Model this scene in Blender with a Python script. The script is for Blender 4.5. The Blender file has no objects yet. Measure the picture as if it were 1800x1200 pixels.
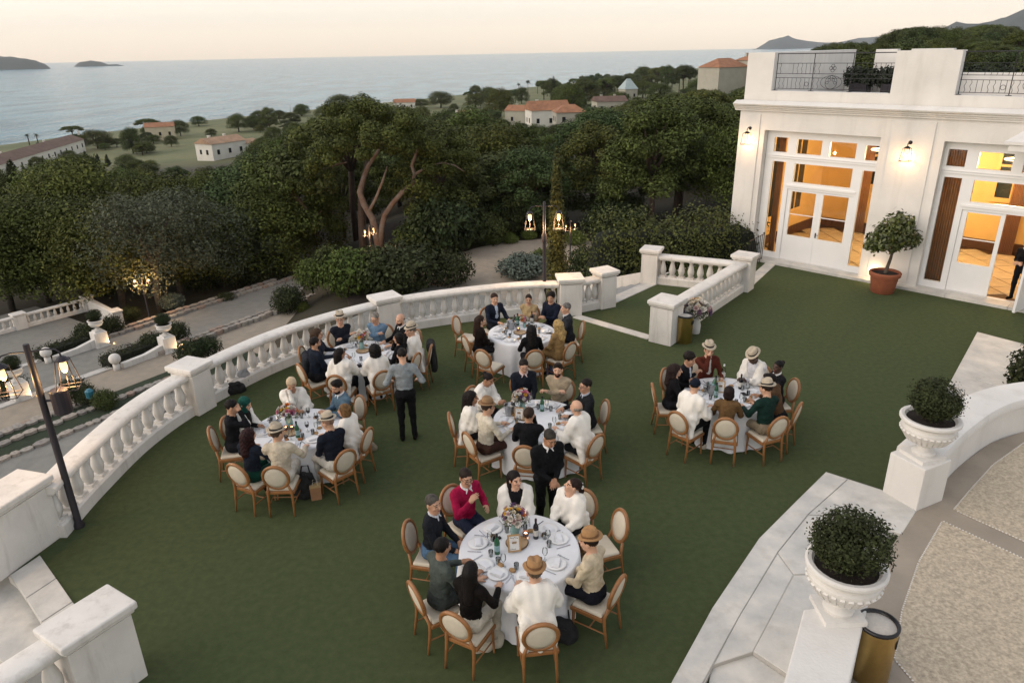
import bpy, bmesh, math, random
import numpy as np
from mathutils import Matrix, Vector
random.seed(7); rng = np.random.default_rng(11)
PI = math.pi
scene = bpy.context.scene
COL = scene.collection

# ---------------------------------------------------------------- camera
CAM_H = 6.8; FPX = 1257.0; PITCH = math.radians(22.1); ROLL = math.radians(1.15)
_F = Vector((0, math.cos(PITCH), -math.sin(PITCH)))
_U0 = Vector((0, math.sin(PITCH), math.cos(PITCH)))
_R0 = Vector((1, 0, 0))
_R = _R0*math.cos(ROLL) - _U0*math.sin(ROLL)
_U = _R0*math.sin(ROLL) + _U0*math.cos(ROLL)
cam = bpy.data.cameras.new('camera'); cam.lens = FPX/1800*36; cam.sensor_width = 36
cam.clip_start = 0.1; cam.clip_end = 60000
cam_o = bpy.data.objects.new('camera', cam); COL.objects.link(cam_o)
mw = Matrix.Identity(4)
for i in range(3):
    mw[i][0] = _R[i]; mw[i][1] = _U[i]; mw[i][2] = -_F[i]
mw[2][3] = CAM_H
cam_o.matrix_world = mw
scene.camera = cam_o

def at(px, py, z=0.0):
    """the point of the horizontal plane at height z that was measured in the photograph"""
    d = _F + _R*((px-900)/FPX) + _U*((600-py)/FPX)
    t = (z-CAM_H)/d.z
    return Vector((d.x*t, d.y*t, z))
def at_y(px, py, y):
    d = _F + _R*((px-900)/FPX) + _U*((600-py)/FPX)
    t = y/d.y
    return Vector((d.x*t, y, CAM_H+d.z*t))

# ---------------------------------------------------------------- sky, sun, exposure
SUN_EL = math.radians(28.0); SUN_AZ = math.radians(-105.0)     # azimuth clockwise from +Y (the view direction)
world = bpy.data.worlds.new('World'); scene.world = world; world.use_nodes = True
nt = world.node_tree; nt.nodes.clear()
sky = nt.nodes.new('ShaderNodeTexSky'); sky.sky_type = 'NISHITA'; sky.sun_disc = False
sky.sun_elevation = SUN_EL; sky.sun_rotation = SUN_AZ
sky.altitude = 30; sky.air_density = 1.0; sky.dust_density = 0.6; sky.ozone_density = 1.0
gam = nt.nodes.new('ShaderNodeGamma'); gam.inputs['Gamma'].default_value = 0.38      # dusk haze evens the sky out
tnt = nt.nodes.new('ShaderNodeMix'); tnt.data_type = 'RGBA'; tnt.blend_type = 'MULTIPLY'; tnt.inputs['Factor'].default_value = 1.0
tnt.inputs['B'].default_value = (1.12, 0.965, 0.86, 1)
bg = nt.nodes.new('ShaderNodeBackground'); bg.inputs['Strength'].default_value = 0.15
wo = nt.nodes.new('ShaderNodeOutputWorld')
nt.links.new(sky.outputs[0], gam.inputs['Color']); nt.links.new(gam.outputs[0], tnt.inputs['A']); nt.links.new(tnt.outputs['Result'], bg.inputs['Color'])
nt.links.new(bg.outputs[0], wo.inputs['Surface'])
sl = bpy.data.lights.new('sun', 'SUN'); sl.energy = 0.42; sl.angle = math.radians(75); sl.color = (1.0, 0.90, 0.78)
so = bpy.data.objects.new('sun', sl); COL.objects.link(so)
sdir = Vector((math.sin(SUN_AZ)*math.cos(SUN_EL), math.cos(SUN_AZ)*math.cos(SUN_EL), math.sin(SUN_EL)))
so.rotation_euler = (-sdir).to_track_quat('-Z', 'Y').to_euler()
scene.view_settings.view_transform = 'Standard'; scene.view_settings.look = 'None'
scene.view_settings.gamma = 1.0; scene.view_settings.use_curve_mapping = False
scene.view_settings.exposure = 2.1
scene.render.engine = 'CYCLES'
scene.cycles.max_bounces = 6; scene.cycles.transparent_max_bounces = 12
scene.cycles.diffuse_bounces = 3; scene.cycles.glossy_bounces = 3; scene.cycles.transmission_bounces = 5
scene.cycles.volume_bounces = 0
scene.cycles.sample_clamp_indirect = 4.0
scene.cycles.use_denoising = True
scene.cycles.caustics_reflective = False; scene.cycles.caustics_refractive = False

# ---------------------------------------------------------------- materials
MATS = {}
def lin(c):
    if isinstance(c, str):
        c = c.lstrip('#'); c = [int(c[i:i+2], 16)/255 for i in (0, 2, 4)]
        c = [x/12.92 if x <= .04045 else ((x+.055)/1.055)**2.4 for x in c]
    return (c[0], c[1], c[2], 1.0)
def M(name, col, rough=.65, var=.12, scale=6.0, bump=0.0, bscale=None, metal=0.0, spec=.4, col2=None,
      emit=0.0, island=0.0, objrand=0.0, coat=0.0, detail=4.0, sheen=0.0, trans=0.0, ecol=None, bdist=.02):
    if name in MATS: return MATS[name]
    m = bpy.data.materials.new(name); MATS[name] = m; m.use_nodes = True
    t = m.node_tree; b = t.nodes['Principled BSDF']
    b.inputs['Roughness'].default_value = rough; b.inputs['Metallic'].default_value = metal
    b.inputs['Specular IOR Level'].default_value = spec
    if coat: b.inputs['Coat Weight'].default_value = coat
    if sheen: b.inputs['Sheen Weight'].default_value = sheen
    c = lin(col); c2 = lin(col2) if col2 else tuple(x*(1-var*2) for x in c[:3])+(1,)
    tc = t.nodes.new('ShaderNodeTexCoord')
    nz = t.nodes.new('ShaderNodeTexNoise'); nz.inputs['Scale'].default_value = scale
    nz.inputs['Detail'].default_value = detail; nz.inputs['Roughness'].default_value = .6
    t.links.new(tc.outputs['Object'], nz.inputs['Vector'])
    rmp = t.nodes.new('ShaderNodeMapRange'); rmp.inputs[1].default_value = .3; rmp.inputs[2].default_value = .7
    t.links.new(nz.outputs['Fac'], rmp.inputs[0])
    mx = t.nodes.new('ShaderNodeMix'); mx.data_type = 'RGBA'
    mx.inputs['A'].default_value = c2; mx.inputs['B'].default_value = c
    t.links.new(rmp.outputs[0], mx.inputs['Factor'])
    out = mx.outputs['Result']
    if island or objrand:
        hs = t.nodes.new('ShaderNodeHueSaturation')
        val = None
        if island:
            g = t.nodes.new('ShaderNodeNewGeometry')
            r = t.nodes.new('ShaderNodeMapRange'); r.inputs[3].default_value = 1-island; r.inputs[4].default_value = 1+island
            t.links.new(g.outputs['Random Per Island'], r.inputs[0]); val = r.outputs[0]
        if objrand:
            oi = t.nodes.new('ShaderNodeObjectInfo')
            r2 = t.nodes.new('ShaderNodeMapRange'); r2.inputs[3].default_value = 1-objrand; r2.inputs[4].default_value = 1+objrand
            t.links.new(oi.outputs['Random'], r2.inputs[0])
            hr = t.nodes.new('ShaderNodeMapRange'); hr.inputs[3].default_value = .475; hr.inputs[4].default_value = .525
            mm = t.nodes.new('ShaderNodeMath'); mm.operation = 'FRACT'; m7 = t.nodes.new('ShaderNodeMath'); m7.operation = 'MULTIPLY'; m7.inputs[1].default_value = 7.31
            t.links.new(oi.outputs['Random'], m7.inputs[0]); t.links.new(m7.outputs[0], mm.inputs[0]); t.links.new(mm.outputs[0], hr.inputs[0])
            t.links.new(hr.outputs[0], hs.inputs['Hue'])
            if val is None: val = r2.outputs[0]
            else:
                mu = t.nodes.new('ShaderNodeMath'); mu.operation = 'MULTIPLY'
                t.links.new(val, mu.inputs[0]); t.links.new(r2.outputs[0], mu.inputs[1]); val = mu.outputs[0]
        t.links.new(val, hs.inputs['Value']); t.links.new(out, hs.inputs['Color']); out = hs.outputs[0]
    t.links.new(out, b.inputs['Base Color'])
    if trans: b.inputs['Transmission Weight'].default_value = trans
    if emit:
        b.inputs['Emission Color'].default_value = lin(ecol or col); b.inputs['Emission Strength'].default_value = emit
    if bump:
        n2 = t.nodes.new('ShaderNodeTexNoise'); n2.inputs['Scale'].default_value = bscale or scale*3; n2.inputs['Detail'].default_value = 3
        t.links.new(tc.outputs['Object'], n2.inputs['Vector'])
        bp = t.nodes.new('ShaderNodeBump'); bp.inputs['Strength'].default_value = bump; bp.inputs['Distance'].default_value = bdist
        t.links.new(n2.outputs['Fac'], bp.inputs['Height']); t.links.new(bp.outputs[0], b.inputs['Normal'])
    return m

# ---------------------------------------------------------------- mesh helpers
class MB:
    def __init__(s): s.v = []; s.f = []; s.m = []
    def add(s, vs, fs, mi=0, X=None):
        o = len(s.v)
        s.v += [tuple(X @ Vector(v)) for v in vs] if X is not None else [tuple(v) for v in vs]
        s.f += [tuple(i+o for i in f) for f in fs]; s.m += [mi]*len(fs); return s
    def box(s, c, d, rz=0, mi=0, X=None, taper=1.0):
        a, b, h = d[0]/2, d[1]/2, d[2]/2; cr, sr = math.cos(rz), math.sin(rz); vs = []
        for z in (-h, h):
            k = taper if z > 0 else 1
            for x, y in ((-a, -b), (a, -b), (a, b), (-a, b)):
                x *= k; y *= k
                vs.append((c[0]+x*cr-y*sr, c[1]+x*sr+y*cr, c[2]+z))
        return s.add(vs, [(0,3,2,1),(4,5,6,7),(0,1,5,4),(1,2,6,5),(2,3,7,6),(3,0,4,7)], mi, X)
    def lathe(s, prof, n=16, c=(0,0,0), mi=0, X=None, cap=True, wob=None):
        vs = []; fs = []
        for j, (r, z) in enumerate(prof):
            for i in range(n):
                a = 2*PI*i/n; q = r if wob is None else r*wob(a, j)
                vs.append((c[0]+q*math.cos(a), c[1]+q*math.sin(a), c[2]+z))
        for j in range(len(prof)-1):
            for i in range(n):
                k = (i+1) % n; fs.append((j*n+i, j*n+k, (j+1)*n+k, (j+1)*n+i))
        if cap:
            fs.append(tuple(range(n-1, -1, -1))); l = (len(prof)-1)*n; fs.append(tuple(range(l, l+n)))
        return s.add(vs, fs, mi, X)
    def tube(s, pts, rad, n=8, mi=0, X=None, cap=True):
        pts = [Vector(p) for p in pts]; N = len(pts)
        if not hasattr(rad, '__len__'): rad = [rad]*N
        vs = []; fs = []; prev = None
        for j, p in enumerate(pts):
            t = (pts[min(j+1, N-1)]-pts[max(j-1, 0)]).normalized()
            ref = prev if prev is not None else (Vector((1,0,0)) if abs(t.x) < .8 else Vector((0,1,0)))
            u = (ref - t*ref.dot(t)).normalized(); w = t.cross(u); prev = u
            for i in range(n):
                a = 2*PI*i/n; q = p + (u*math.cos(a)+w*math.sin(a))*rad[j]; vs.append(tuple(q))
        for j in range(N-1):
            for i in range(n):
                k = (i+1) % n; fs.append((j*n+i, j*n+k, (j+1)*n+k, (j+1)*n+i))
        if cap:
            fs.append(tuple(range(n-1, -1, -1))); l = (N-1)*n; fs.append(tuple(range(l, l+n)))
        return s.add(vs, fs, mi, X)
    def prism(s, poly, z0, z1, mi=0, X=None):
        ar = sum(poly[i][0]*poly[(i+1) % len(poly)][1]-poly[(i+1) % len(poly)][0]*poly[i][1] for i in range(len(poly)))
        if ar < 0: poly = poly[::-1]
        n = len(poly); vs = [(p[0], p[1], z0) for p in poly]+[(p[0], p[1], z1) for p in poly]
        fs = [tuple(range(n-1, -1, -1)), tuple(range(n, 2*n))]+[(i, (i+1) % n, n+(i+1) % n, n+i) for i in range(n)]
        return s.add(vs, fs, mi, X)
    def sweep(s, prof, path, mi=0, closed=False):
        """prof: closed list of (side, z); path: list of (x, y, z)"""
        P = [Vector(p) for p in path]; N = len(P); n = len(prof); vs = []; fs = []
        for j, p in enumerate(P):
            a = (P[j]-P[j-1]).normalized() if j > 0 else (P[1]-P[0]).normalized()
            b = (P[j+1]-P[j]).normalized() if j < N-1 else a
            t = (a+b); t.z = 0; t.normalize(); side = Vector((-t.y, t.x, 0))
            k = 1/max(.5, math.sqrt(max(0.01, (1+a.dot(b))/2)))
            for (q, z) in prof: vs.append(tuple(p+side*q*k+Vector((0, 0, z))))
        for j in range(N-1):
            for i in range(n):
                k = (i+1) % n; fs.append((j*n+i, (j+1)*n+i, (j+1)*n+k, j*n+k))
        fs.append(tuple(range(n))); l = (N-1)*n; fs.append(tuple(range(l+n-1, l-1, -1)))
        return s.add(vs, fs, mi)
    def holes(s, x0, x1, z0, z1, holes, y0, y1, mi=0):
        """a slab in the xz plane between y0 and y1 with rectangular holes"""
        xs = sorted({x0, x1} | {h[k] for h in holes for k in (0, 1) if x0 < h[k] < x1})
        zs = sorted({z0, z1} | {h[k] for h in holes for k in (2, 3) if z0 < h[k] < z1})
        def full(i, j):
            if i < 0 or j < 0 or i >= len(xs)-1 or j >= len(zs)-1: return False
            cx = (xs[i]+xs[i+1])/2; cz = (zs[j]+zs[j+1])/2
            return not any(h[0] < cx < h[1] and h[2] < cz < h[3] for h in holes)
        for i in range(len(xs)-1):
            for j in range(len(zs)-1):
                if not full(i, j): continue
                a, b, c, d = xs[i], xs[i+1], zs[j], zs[j+1]
                s.add([(a,y0,c),(b,y0,c),(b,y0,d),(a,y0,d)], [(0,1,2,3)], mi)
                s.add([(a,y1,c),(b,y1,c),(b,y1,d),(a,y1,d)], [(3,2,1,0)], mi)
                if not full(i-1, j): s.add([(a,y0,c),(a,y1,c),(a,y1,d),(a,y0,d)], [(3,2,1,0)], mi)
                if not full(i+1, j): s.add([(b,y0,c),(b,y1,c),(b,y1,d),(b,y0,d)], [(0,1,2,3)], mi)
                if not full(i, j-1): s.add([(a,y0,c),(b,y0,c),(b,y1,c),(a,y1,c)], [(3,2,1,0)], mi)
                if not full(i, j+1): s.add([(a,y0,d),(b,y0,d),(b,y1,d),(a,y1,d)], [(0,1,2,3)], mi)
        return s
    def mesh(s, name, mats, smooth=False):
        me = bpy.data.meshes.new(name); me.from_pydata(s.v, [], s.f)
        for m in (mats if isinstance(mats, (list, tuple)) else [mats]): me.materials.append(m)
        if len(set(s.m)) > 1 or (s.m and s.m[0]): me.polygons.foreach_set('material_index', s.m)
        if smooth: me.polygons.foreach_set('use_smooth', [True]*len(me.polygons))
        me.update(); return me
    def build(s, name, mats, parent=None, smooth=False, bev=0, loc=None, seg=2):
        return link(name, s.mesh(name, mats, smooth), parent, loc, bev, seg)
def link(name, me, parent=None, loc=None, bev=0, seg=2):
    o = bpy.data.objects.new(name, me); COL.objects.link(o)
    if parent is not None: o.parent = parent
    if loc is not None: o.location = loc
    if bev:
        b = o.modifiers.new('bevel', 'BEVEL'); b.width = bev; b.segments = seg; b.limit_method = 'ANGLE'; b.angle_limit = math.radians(50)
    return o
def weighted(o, ang=40):
    me = o.data; me.polygons.foreach_set('use_smooth', [True]*len(me.polygons))
    m = o.modifiers.new('split', 'EDGE_SPLIT'); m.split_angle = math.radians(ang); return o
def tag(o, label=None, cat=None, group=None, kind=None):
    if label: o['label'] = label
    if cat: o['category'] = cat
    if group: o['group'] = group
    if kind: o['kind'] = kind
    return o
def thing(name, label, cat, loc=(0,0,0), rz=0.0, group=None, scale=1.0):
    o = bpy.data.objects.new(name, None); COL.objects.link(o); o.empty_display_size = .2
    o.location = loc; o.rotation_euler = (0, 0, rz); o.scale = (scale,)*3
    return tag(o, label, cat, group)
KIDS = {}
def copy_tree(o, parent=None):
    c = o.copy(); COL.objects.link(c)
    if parent is not None: c.parent = parent
    for ch in KIDS.get(o.name) or list(o.children): copy_tree(ch, c)
    return c
def put(proto, loc, rz=0.0, label=None, group=None, scale=None, used=None):
    """the first call moves the prototype itself, later calls copy it with its parts"""
    if proto.name not in USED: USED.add(proto.name); o = proto
    else: o = copy_tree(proto)
    o.location = loc; o.rotation_euler = (0, 0, rz)
    if scale is not None: o.scale = scale if hasattr(scale, '__len__') else (scale,)*3
    if label: o['label'] = label
    if group: o['group'] = group
    return o
USED = set()
def spline(pts, n=8):
    """Catmull-Rom through the points"""
    P = [Vector(p if len(p) == 3 else (p[0], p[1], 0)) for p in pts]; out = []
    Q = [P[0]*2-P[1]]+P+[P[-1]*2-P[-2]]
    for i in range(1, len(Q)-2):
        a, b, c, d = Q[i-1:i+3]
        for k in range(n):
            t = k/n; out.append(.5*((2*b)+(c-a)*t+(2*a-5*b+4*c-d)*t*t+(3*b-a-3*c+d)*t**3))
    out.append(P[-1]); return out
def resample(path, step=None, n=None):
    L = [0]
    for i in range(1, len(path)): L.append(L[-1]+(path[i]-path[i-1]).length)
    n = n or max(1, round(L[-1]/step)); out = []; j = 0
    for k in range(n+1):
        s = L[-1]*k/n
        while j < len(path)-2 and L[j+1] < s: j += 1
        t = (s-L[j])/max(1e-9, L[j+1]-L[j]); out.append(path[j].lerp(path[j+1], min(1, max(0, t))))
    return out

white = M('white_plaster', (.72,.70,.66), .75, .07, 1.1, .25, 30, detail=9)
white_b = M('white_balustrade', (.74,.71,.66), .7, .10, 1.6, .3, 22, bdist=.01, detail=10)
white_paint = M('white_paint', (.76,.76,.75), .35, .02, 3)
stone_w = M('pale_marble', (.66,.63,.57), .55, .12, 2.0, .25, 14, col2=(.42,.42,.40), detail=12)
def streaks(m, amount=.22, sc=5.0):
    t = m.node_tree; b = t.nodes['Principled BSDF']; src = b.inputs['Base Color'].links[0].from_socket      # rain streaks and grime
    tc = t.nodes.new('ShaderNodeTexCoord'); mp = t.nodes.new('ShaderNodeMapping'); mp.inputs['Scale'].default_value = (sc, sc, sc*.12)
    n = t.nodes.new('ShaderNodeTexNoise'); n.inputs['Scale'].default_value = 1.0; n.inputs['Detail'].default_value = 6; n.inputs['Roughness'].default_value = .65
    r = t.nodes.new('ShaderNodeMapRange'); r.inputs[1].default_value = .52; r.inputs[2].default_value = .78; r.inputs[3].default_value = 0; r.inputs[4].default_value = amount
    x = t.nodes.new('ShaderNodeMix'); x.data_type = 'RGBA'; x.inputs['B'].default_value = (.30,.275,.23,1)
    t.links.new(tc.outputs['Object'], mp.inputs['Vector']); t.links.new(mp.outputs[0], n.inputs['Vector']); t.links.new(n.outputs['Fac'], r.inputs[0]); t.links.new(r.outputs[0], x.inputs['Factor']); t.links.new(src, x.inputs['A']); t.links.new(x.outputs['Result'], b.inputs['Base Color'])
streaks(white_b, .5, 6.0); streaks(white, .28, 2.5); streaks(stone_w, .45, 3.0)
iron = M('black_iron', (.018,.017,.02), .45, .1, 10, metal=.3)
iron_dk = M('dark_post_paint', (.022,.018,.024), .5, .1, 8)
# ================================================================ SETTING
def sstep(a, b, x):
    t = min(1, max(0, (x-a)/(b-a))); return t*t*(3-2*t)
SHORE = [(-3.0,170),(-1.2,265),(-.688,334),(-.49,415),(-.336,491),(-.251,531),(-.145,608),(-.031,708),(.082,875),(.23,1290),(.45,2200),(3.0,4000)]
def shore_y(b):
    for (a, ya), (c, yc) in zip(SHORE, SHORE[1:]):
        if b <= c: return ya+(yc-ya)*max(0, (b-a))/(c-a)
    return SHORE[-1][1]
def hash2(x, y):
    return math.sin(x*.113+1.7*math.sin(y*.071))*math.cos(y*.097+1.3*math.sin(x*.059))
def terr(x, y):
    b = x/max(y, 8.0)
    near = -10.0+(2.4)*sstep(-19, -10, x)
    ys = shore_y(b); t = min(1, max(0, (y-62)/(ys-62))); tt = 1-(1-t)**2.4
    z = near*(1-tt)+(-28.7)*tt
    z += sstep(.05, .75, b)*min(1, max(0, (y-25)/90))*13*(1-.7*t)
    z += hash2(x, y)*.9*min(1, max(0, (y-62)/60))*(1-t)
    if y > ys: z = -28.7-min(6, (y-ys)*.12)
    return z
def ray_terr(px, py, off=0.0):
    d = _F + _R*((px-900)/FPX) + _U*((600-py)/FPX); t = 30.0
    while t < 3000:
        p = d*t; z = CAM_H+p.z
        if z < terr(p.x, p.y)+off: return Vector((p.x, p.y, terr(p.x, p.y)))
        t *= 1.004
    return None

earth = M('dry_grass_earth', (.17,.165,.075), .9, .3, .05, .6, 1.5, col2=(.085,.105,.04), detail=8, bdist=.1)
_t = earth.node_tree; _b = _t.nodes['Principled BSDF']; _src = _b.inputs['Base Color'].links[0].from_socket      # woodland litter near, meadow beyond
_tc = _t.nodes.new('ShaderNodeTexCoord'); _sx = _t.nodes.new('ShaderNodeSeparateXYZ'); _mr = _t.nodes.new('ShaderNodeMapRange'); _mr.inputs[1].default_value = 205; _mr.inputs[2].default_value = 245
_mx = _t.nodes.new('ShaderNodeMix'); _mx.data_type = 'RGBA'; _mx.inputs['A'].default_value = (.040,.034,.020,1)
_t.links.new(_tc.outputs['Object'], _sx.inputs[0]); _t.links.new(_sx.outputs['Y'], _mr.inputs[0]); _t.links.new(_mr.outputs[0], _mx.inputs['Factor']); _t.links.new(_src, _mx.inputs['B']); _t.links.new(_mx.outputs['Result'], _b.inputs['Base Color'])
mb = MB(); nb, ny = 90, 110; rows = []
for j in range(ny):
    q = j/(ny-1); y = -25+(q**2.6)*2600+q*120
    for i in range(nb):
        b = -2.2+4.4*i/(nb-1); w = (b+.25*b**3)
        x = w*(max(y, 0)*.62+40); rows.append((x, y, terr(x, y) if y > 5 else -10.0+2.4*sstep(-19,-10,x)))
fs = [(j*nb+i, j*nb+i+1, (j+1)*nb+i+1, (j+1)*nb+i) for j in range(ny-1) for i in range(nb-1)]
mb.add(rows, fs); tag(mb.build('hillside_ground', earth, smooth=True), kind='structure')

# sea
sea = bpy.data.materials.new('sea_water'); sea.use_nodes = True; t = sea.node_tree; b_ = t.nodes['Principled BSDF']
b_.inputs['Base Color'].default_value = (.06,.15,.165,1); b_.inputs['Roughness'].default_value = .12; b_.inputs['IOR'].default_value = 1.33
tc = t.nodes.new('ShaderNodeTexCoord'); mp = t.nodes.new('ShaderNodeMapping'); mp.inputs['Scale'].default_value = (.09,.035,.1); mp.inputs['Rotation'].default_value = (0,0,.5)
n1 = t.nodes.new('ShaderNodeTexNoise'); n1.inputs['Scale'].default_value = 1.0; n1.inputs['Detail'].default_value = 5; n1.inputs['Roughness'].default_value = .72
bp = t.nodes.new('ShaderNodeBump'); bp.inputs['Strength'].default_value = 1.0; bp.inputs['Distance'].default_value = 6.0
t.links.new(tc.outputs['Object'], mp.inputs['Vector']); t.links.new(mp.outputs[0], n1.inputs['Vector'])
n3 = t.nodes.new('ShaderNodeTexNoise'); n3.inputs['Scale'].default_value = 1.0; n3.inputs['Detail'].default_value = 6; m3 = t.nodes.new('ShaderNodeMapping'); m3.inputs['Scale'].default_value = (.035,.012,.1)
cr = t.nodes.new('ShaderNodeMapRange'); cr.inputs[1].default_value = .38; cr.inputs[2].default_value = .62; cx = t.nodes.new('ShaderNodeMix'); cx.data_type = 'RGBA'; cx.inputs['A'].default_value = (.03,.15,.215,1); cx.inputs['B'].default_value = (.10,.28,.36,1); b_.inputs['Specular IOR Level'].default_value = .28
t.links.new(tc.outputs['Object'], m3.inputs['Vector']); t.links.new(m3.outputs[0], n3.inputs['Vector']); t.links.new(n3.outputs['Fac'], cr.inputs[0]); t.links.new(cr.outputs[0], cx.inputs['Factor']); t.links.new(cx.outputs['Result'], b_.inputs['Base Color'])
t.links.new(n1.outputs['Fac'], bp.inputs['Height']); t.links.new(bp.outputs[0], b_.inputs['Normal'])
mb = MB(); S = 11000
mb.add([(-S,-200,-30),(S,-200,-30),(S,S,-30),(-S,S,-30)], [(0,1,2,3)]); tag(mb.build('sea', sea), kind='structure')
# islands and mountains
rock = M('far_rock', (.085,.10,.09), .9, .2, .004)
def ridge(name, label, cat, pts, depth, base=-31, kind=None):
    """pts: (x, y, top); a rounded land mass along the points"""
    m = MB(); n = 10; vs = []; fs = []
    P = [Vector(p) for p in pts]
    for j, p in enumerate(P):
        dr = Vector((p.x, p.y, 0)).normalized()
        for i in range(n+1):
            a = i/n; h = math.sin(PI*a)**.8
            vs.append((p.x+dr.x*depth*(a-.5), p.y+dr.y*depth*(a-.5), base+(p.z-base)*h*(1+.12*math.sin(j*2.3+i))))
    for j in range(len(P)-1):
        for i in range(n): fs.append((j*(n+1)+i, j*(n+1)+i+1, (j+1)*(n+1)+i+1, (j+1)*(n+1)+i))
    m.add(vs, fs); o = m.build(name, rock, smooth=True); return tag(o, label, cat, kind=kind)
def skyline(pix, dist): return [tuple(at_y(px, py, dist)) for px, py in pix]
ridge('island', 'long low wooded island at the left edge of the sea', 'island', skyline([(-140,120),(-90,100),(-40,97),(0,99),(20,102),(45,103),(62,107),(78,113),(90,121)], 3600), 500)
ridge('island', 'smaller humped islet right of the long island', 'island', skyline([(128,119),(140,110),(160,107),(178,109),(190,114),(205,113),(220,116),(228,119)], 4300), 300)
ridge('hills', None, None, skyline([(1318,93),(1340,80),(1352,72),(1372,66),(1385,65),(1400,69),(1430,74),(1450,76),(1475,74),(1510,68),(1540,66),(1580,70),(1640,62),(1700,64),(1900,60)], 9000), 1500, kind='structure')
ridge('hills', None, None, skyline([(1500,92),(1545,70),(1600,60),(1650,52),(1680,44),(1720,42),(1760,34),(1800,22),(1860,10),(1950,0),(2100,-10)], 3200), 900, kind='structure')

# ---------------------------------------------------------------- terrace
carpet = M('green_carpet', (.080,.101,.045), .95, .16, 9, .9, 260, col2=(.058,.075,.033), detail=14, spec=.08, bdist=.012)
arc_pts = [(-7.05,9.1),(-7.08,10.3),(-6.98,11.9),(-6.55,13.4),(-5.62,15.2),(-4.55,16.45),(-3.3,17.45),(-2.0,18.1),(0,18.70),(1.3,18.80),(2.15,18.75)]
arc = resample(spline(arc_pts, 10), .12)
outer = []
for i, p in enumerate(arc):
    tg = (arc[min(i+1, len(arc)-1)]-arc[max(i-1, 0)]).normalized(); outer.append((p.x-tg.y*.24, p.y+tg.x*.24))
B_P2 = (2.64, 19.30); PB = at(1146, 438, 1.05); PB = (PB.x, PB.y)
S0 = at(1058,531); S1 = at(1144,493)
tail = [(S0.x,S0.y),(S1.x,S1.y),(PB[0]-.1,PB[1]+.25),(4.9,22.4),(7.9,24.5),(9.2,25.8),(24,25.8),(24,-4),(-4.2,-4),(-4.6,5.2),(-5.35,6.65),(-6.3,7.6),(-7.3,8.3)]
mb = MB(); mb.prism([tuple(q) for q in outer]+tail, -12, -.03); tag(mb.build('terrace_retaining_wall', white), kind='structure')
mb = MB(); mb.prism([(p[0]*.997, p[1]) for p in outer]+[(S0.x+.05,S0.y-.04),(S1.x+.05,S1.y-.04),(PB[0]-.1,PB[1]+.15),(4.9,22.2),(7.9,24.3),(9.2,25.5),(23.9,25.5),(23.9,-3.9),(-4.1,-3.9),(-4.5,5.25),(-5.2,6.65),(-6.2,7.65),(-7.2,8.35)], -.028, 0)
tag(mb.build('carpet_terrace', carpet), kind='structure')
# carpet seams: slightly raised joint lines
seam = M('carpet_seam', (.062,.072,.038), .95, .1, 2, .4, 200)
for k, (a, b2) in enumerate([((1545,520),(1235,880)),((660,870),(930,705)),((370,815),(420,790)),((690,880),(640,915))]):
    A_ = at(*a); B_ = at(*b2); mb = MB(); d = (B_-A_).normalized(); n = Vector((-d.y, d.x, 0))*.007
    mb.add([tuple(A_-n+Vector((0,0,.004))), tuple(A_+n+Vector((0,0,.004))), tuple(B_+n+Vector((0,0,.004))), tuple(B_-n+Vector((0,0,.004)))], [(3,2,1,0)])
    tag(mb.build('carpet_seam', seam), kind='structure')

# ---------------------------------------------------------------- balustrades
BAL_PROF = [(.052,.06),(.062,.075),(.074,.105),(.098,.175),(.104,.22),(.098,.27),(.080,.35),(.060,.43),(.052,.465),(.066,.485),(.066,.50),(.05,.51),(.062,.53)]
def baluster_mesh(n=10):
    m = MB(); m.lathe(BAL_PROF, n, cap=False); m2 = m.mesh('baluster_tmp', white_b)
    mm = MB(); mm.lathe(BAL_PROF, n, cap=False); mm.box((0,0,.03), (.19,.19,.06)); mm.box((0,0,.545), (.16,.16,.03))
    me = mm.mesh('baluster', white_b); nl = n*(len(BAL_PROF)-1)
    me.polygons.foreach_set('use_smooth', [i < nl for i in range(len(me.polygons))]); bpy.data.meshes.remove(m2); return me
BAL_ME = baluster_mesh()
RAIL = [(-.15,0),(.15,0),(.15,.025),(.185,.04),(.19,.085),(.175,.115),(.13,.135),(-.13,.135),(-.175,.115),(-.19,.085),(-.185,.04),(-.15,.025)]
PLINTH = [(-.15,0),(.15,0),(.15,.20),(.12,.23),(-.12,.23),(-.15,.20)]
def pillar(par, x, y, z0, w, d, h, rz, name='pillar'):
    m = MB(); X = Matrix.Translation((x, y, z0)) @ Matrix.Rotation(rz, 4, 'Z')
    m.box((0,0,h/2-.06), (w, d, h-.12), X=X); p = m.build(name, white_b, par, bev=.012)
    m = MB(); m.box((0,0,h-.075), (w+.07, d+.07, .05), X=X); m.box((0,0,h), (w+.13, d+.13, .10), X=X); m.build('cap', white_b, p, bev=.03, seg=3)
    return p
def balusters(par, path, z0, step=.31, skip=.0):
    pts = resample(path, step); n = len(pts)-1
    for k in range(n):
        p = pts[k].lerp(pts[k+1], .5); o = link('baluster', BAL_ME, par, (p.x, p.y, z0+.22))
        t = pts[k+1]-pts[k]; o.rotation_euler = (0, 0, math.atan2(t.y, t.x))
def run(par, path, z0, step=.31, H=.0):
    P = [(p.x, p.y, z0) for p in path]
    m = MB(); m.sweep(PLINTH, P); weighted(m.build('plinth', white_b, par), 30)
    m = MB(); m.sweep([(a, c+.775) for a, c in RAIL], P); weighted(m.build('rail', white_b, par), 50)
    balusters(par, path, z0, step)
def sub(path, a, b):
    """points of the path nearest to a up to nearest to b"""
    i = min(range(len(path)), key=lambda k: (path[k].xy-Vector(a)).length); j = min(range(len(path)), key=lambda k: (path[k].xy-Vector(b)).length)
    return path[i:j+1]
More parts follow.
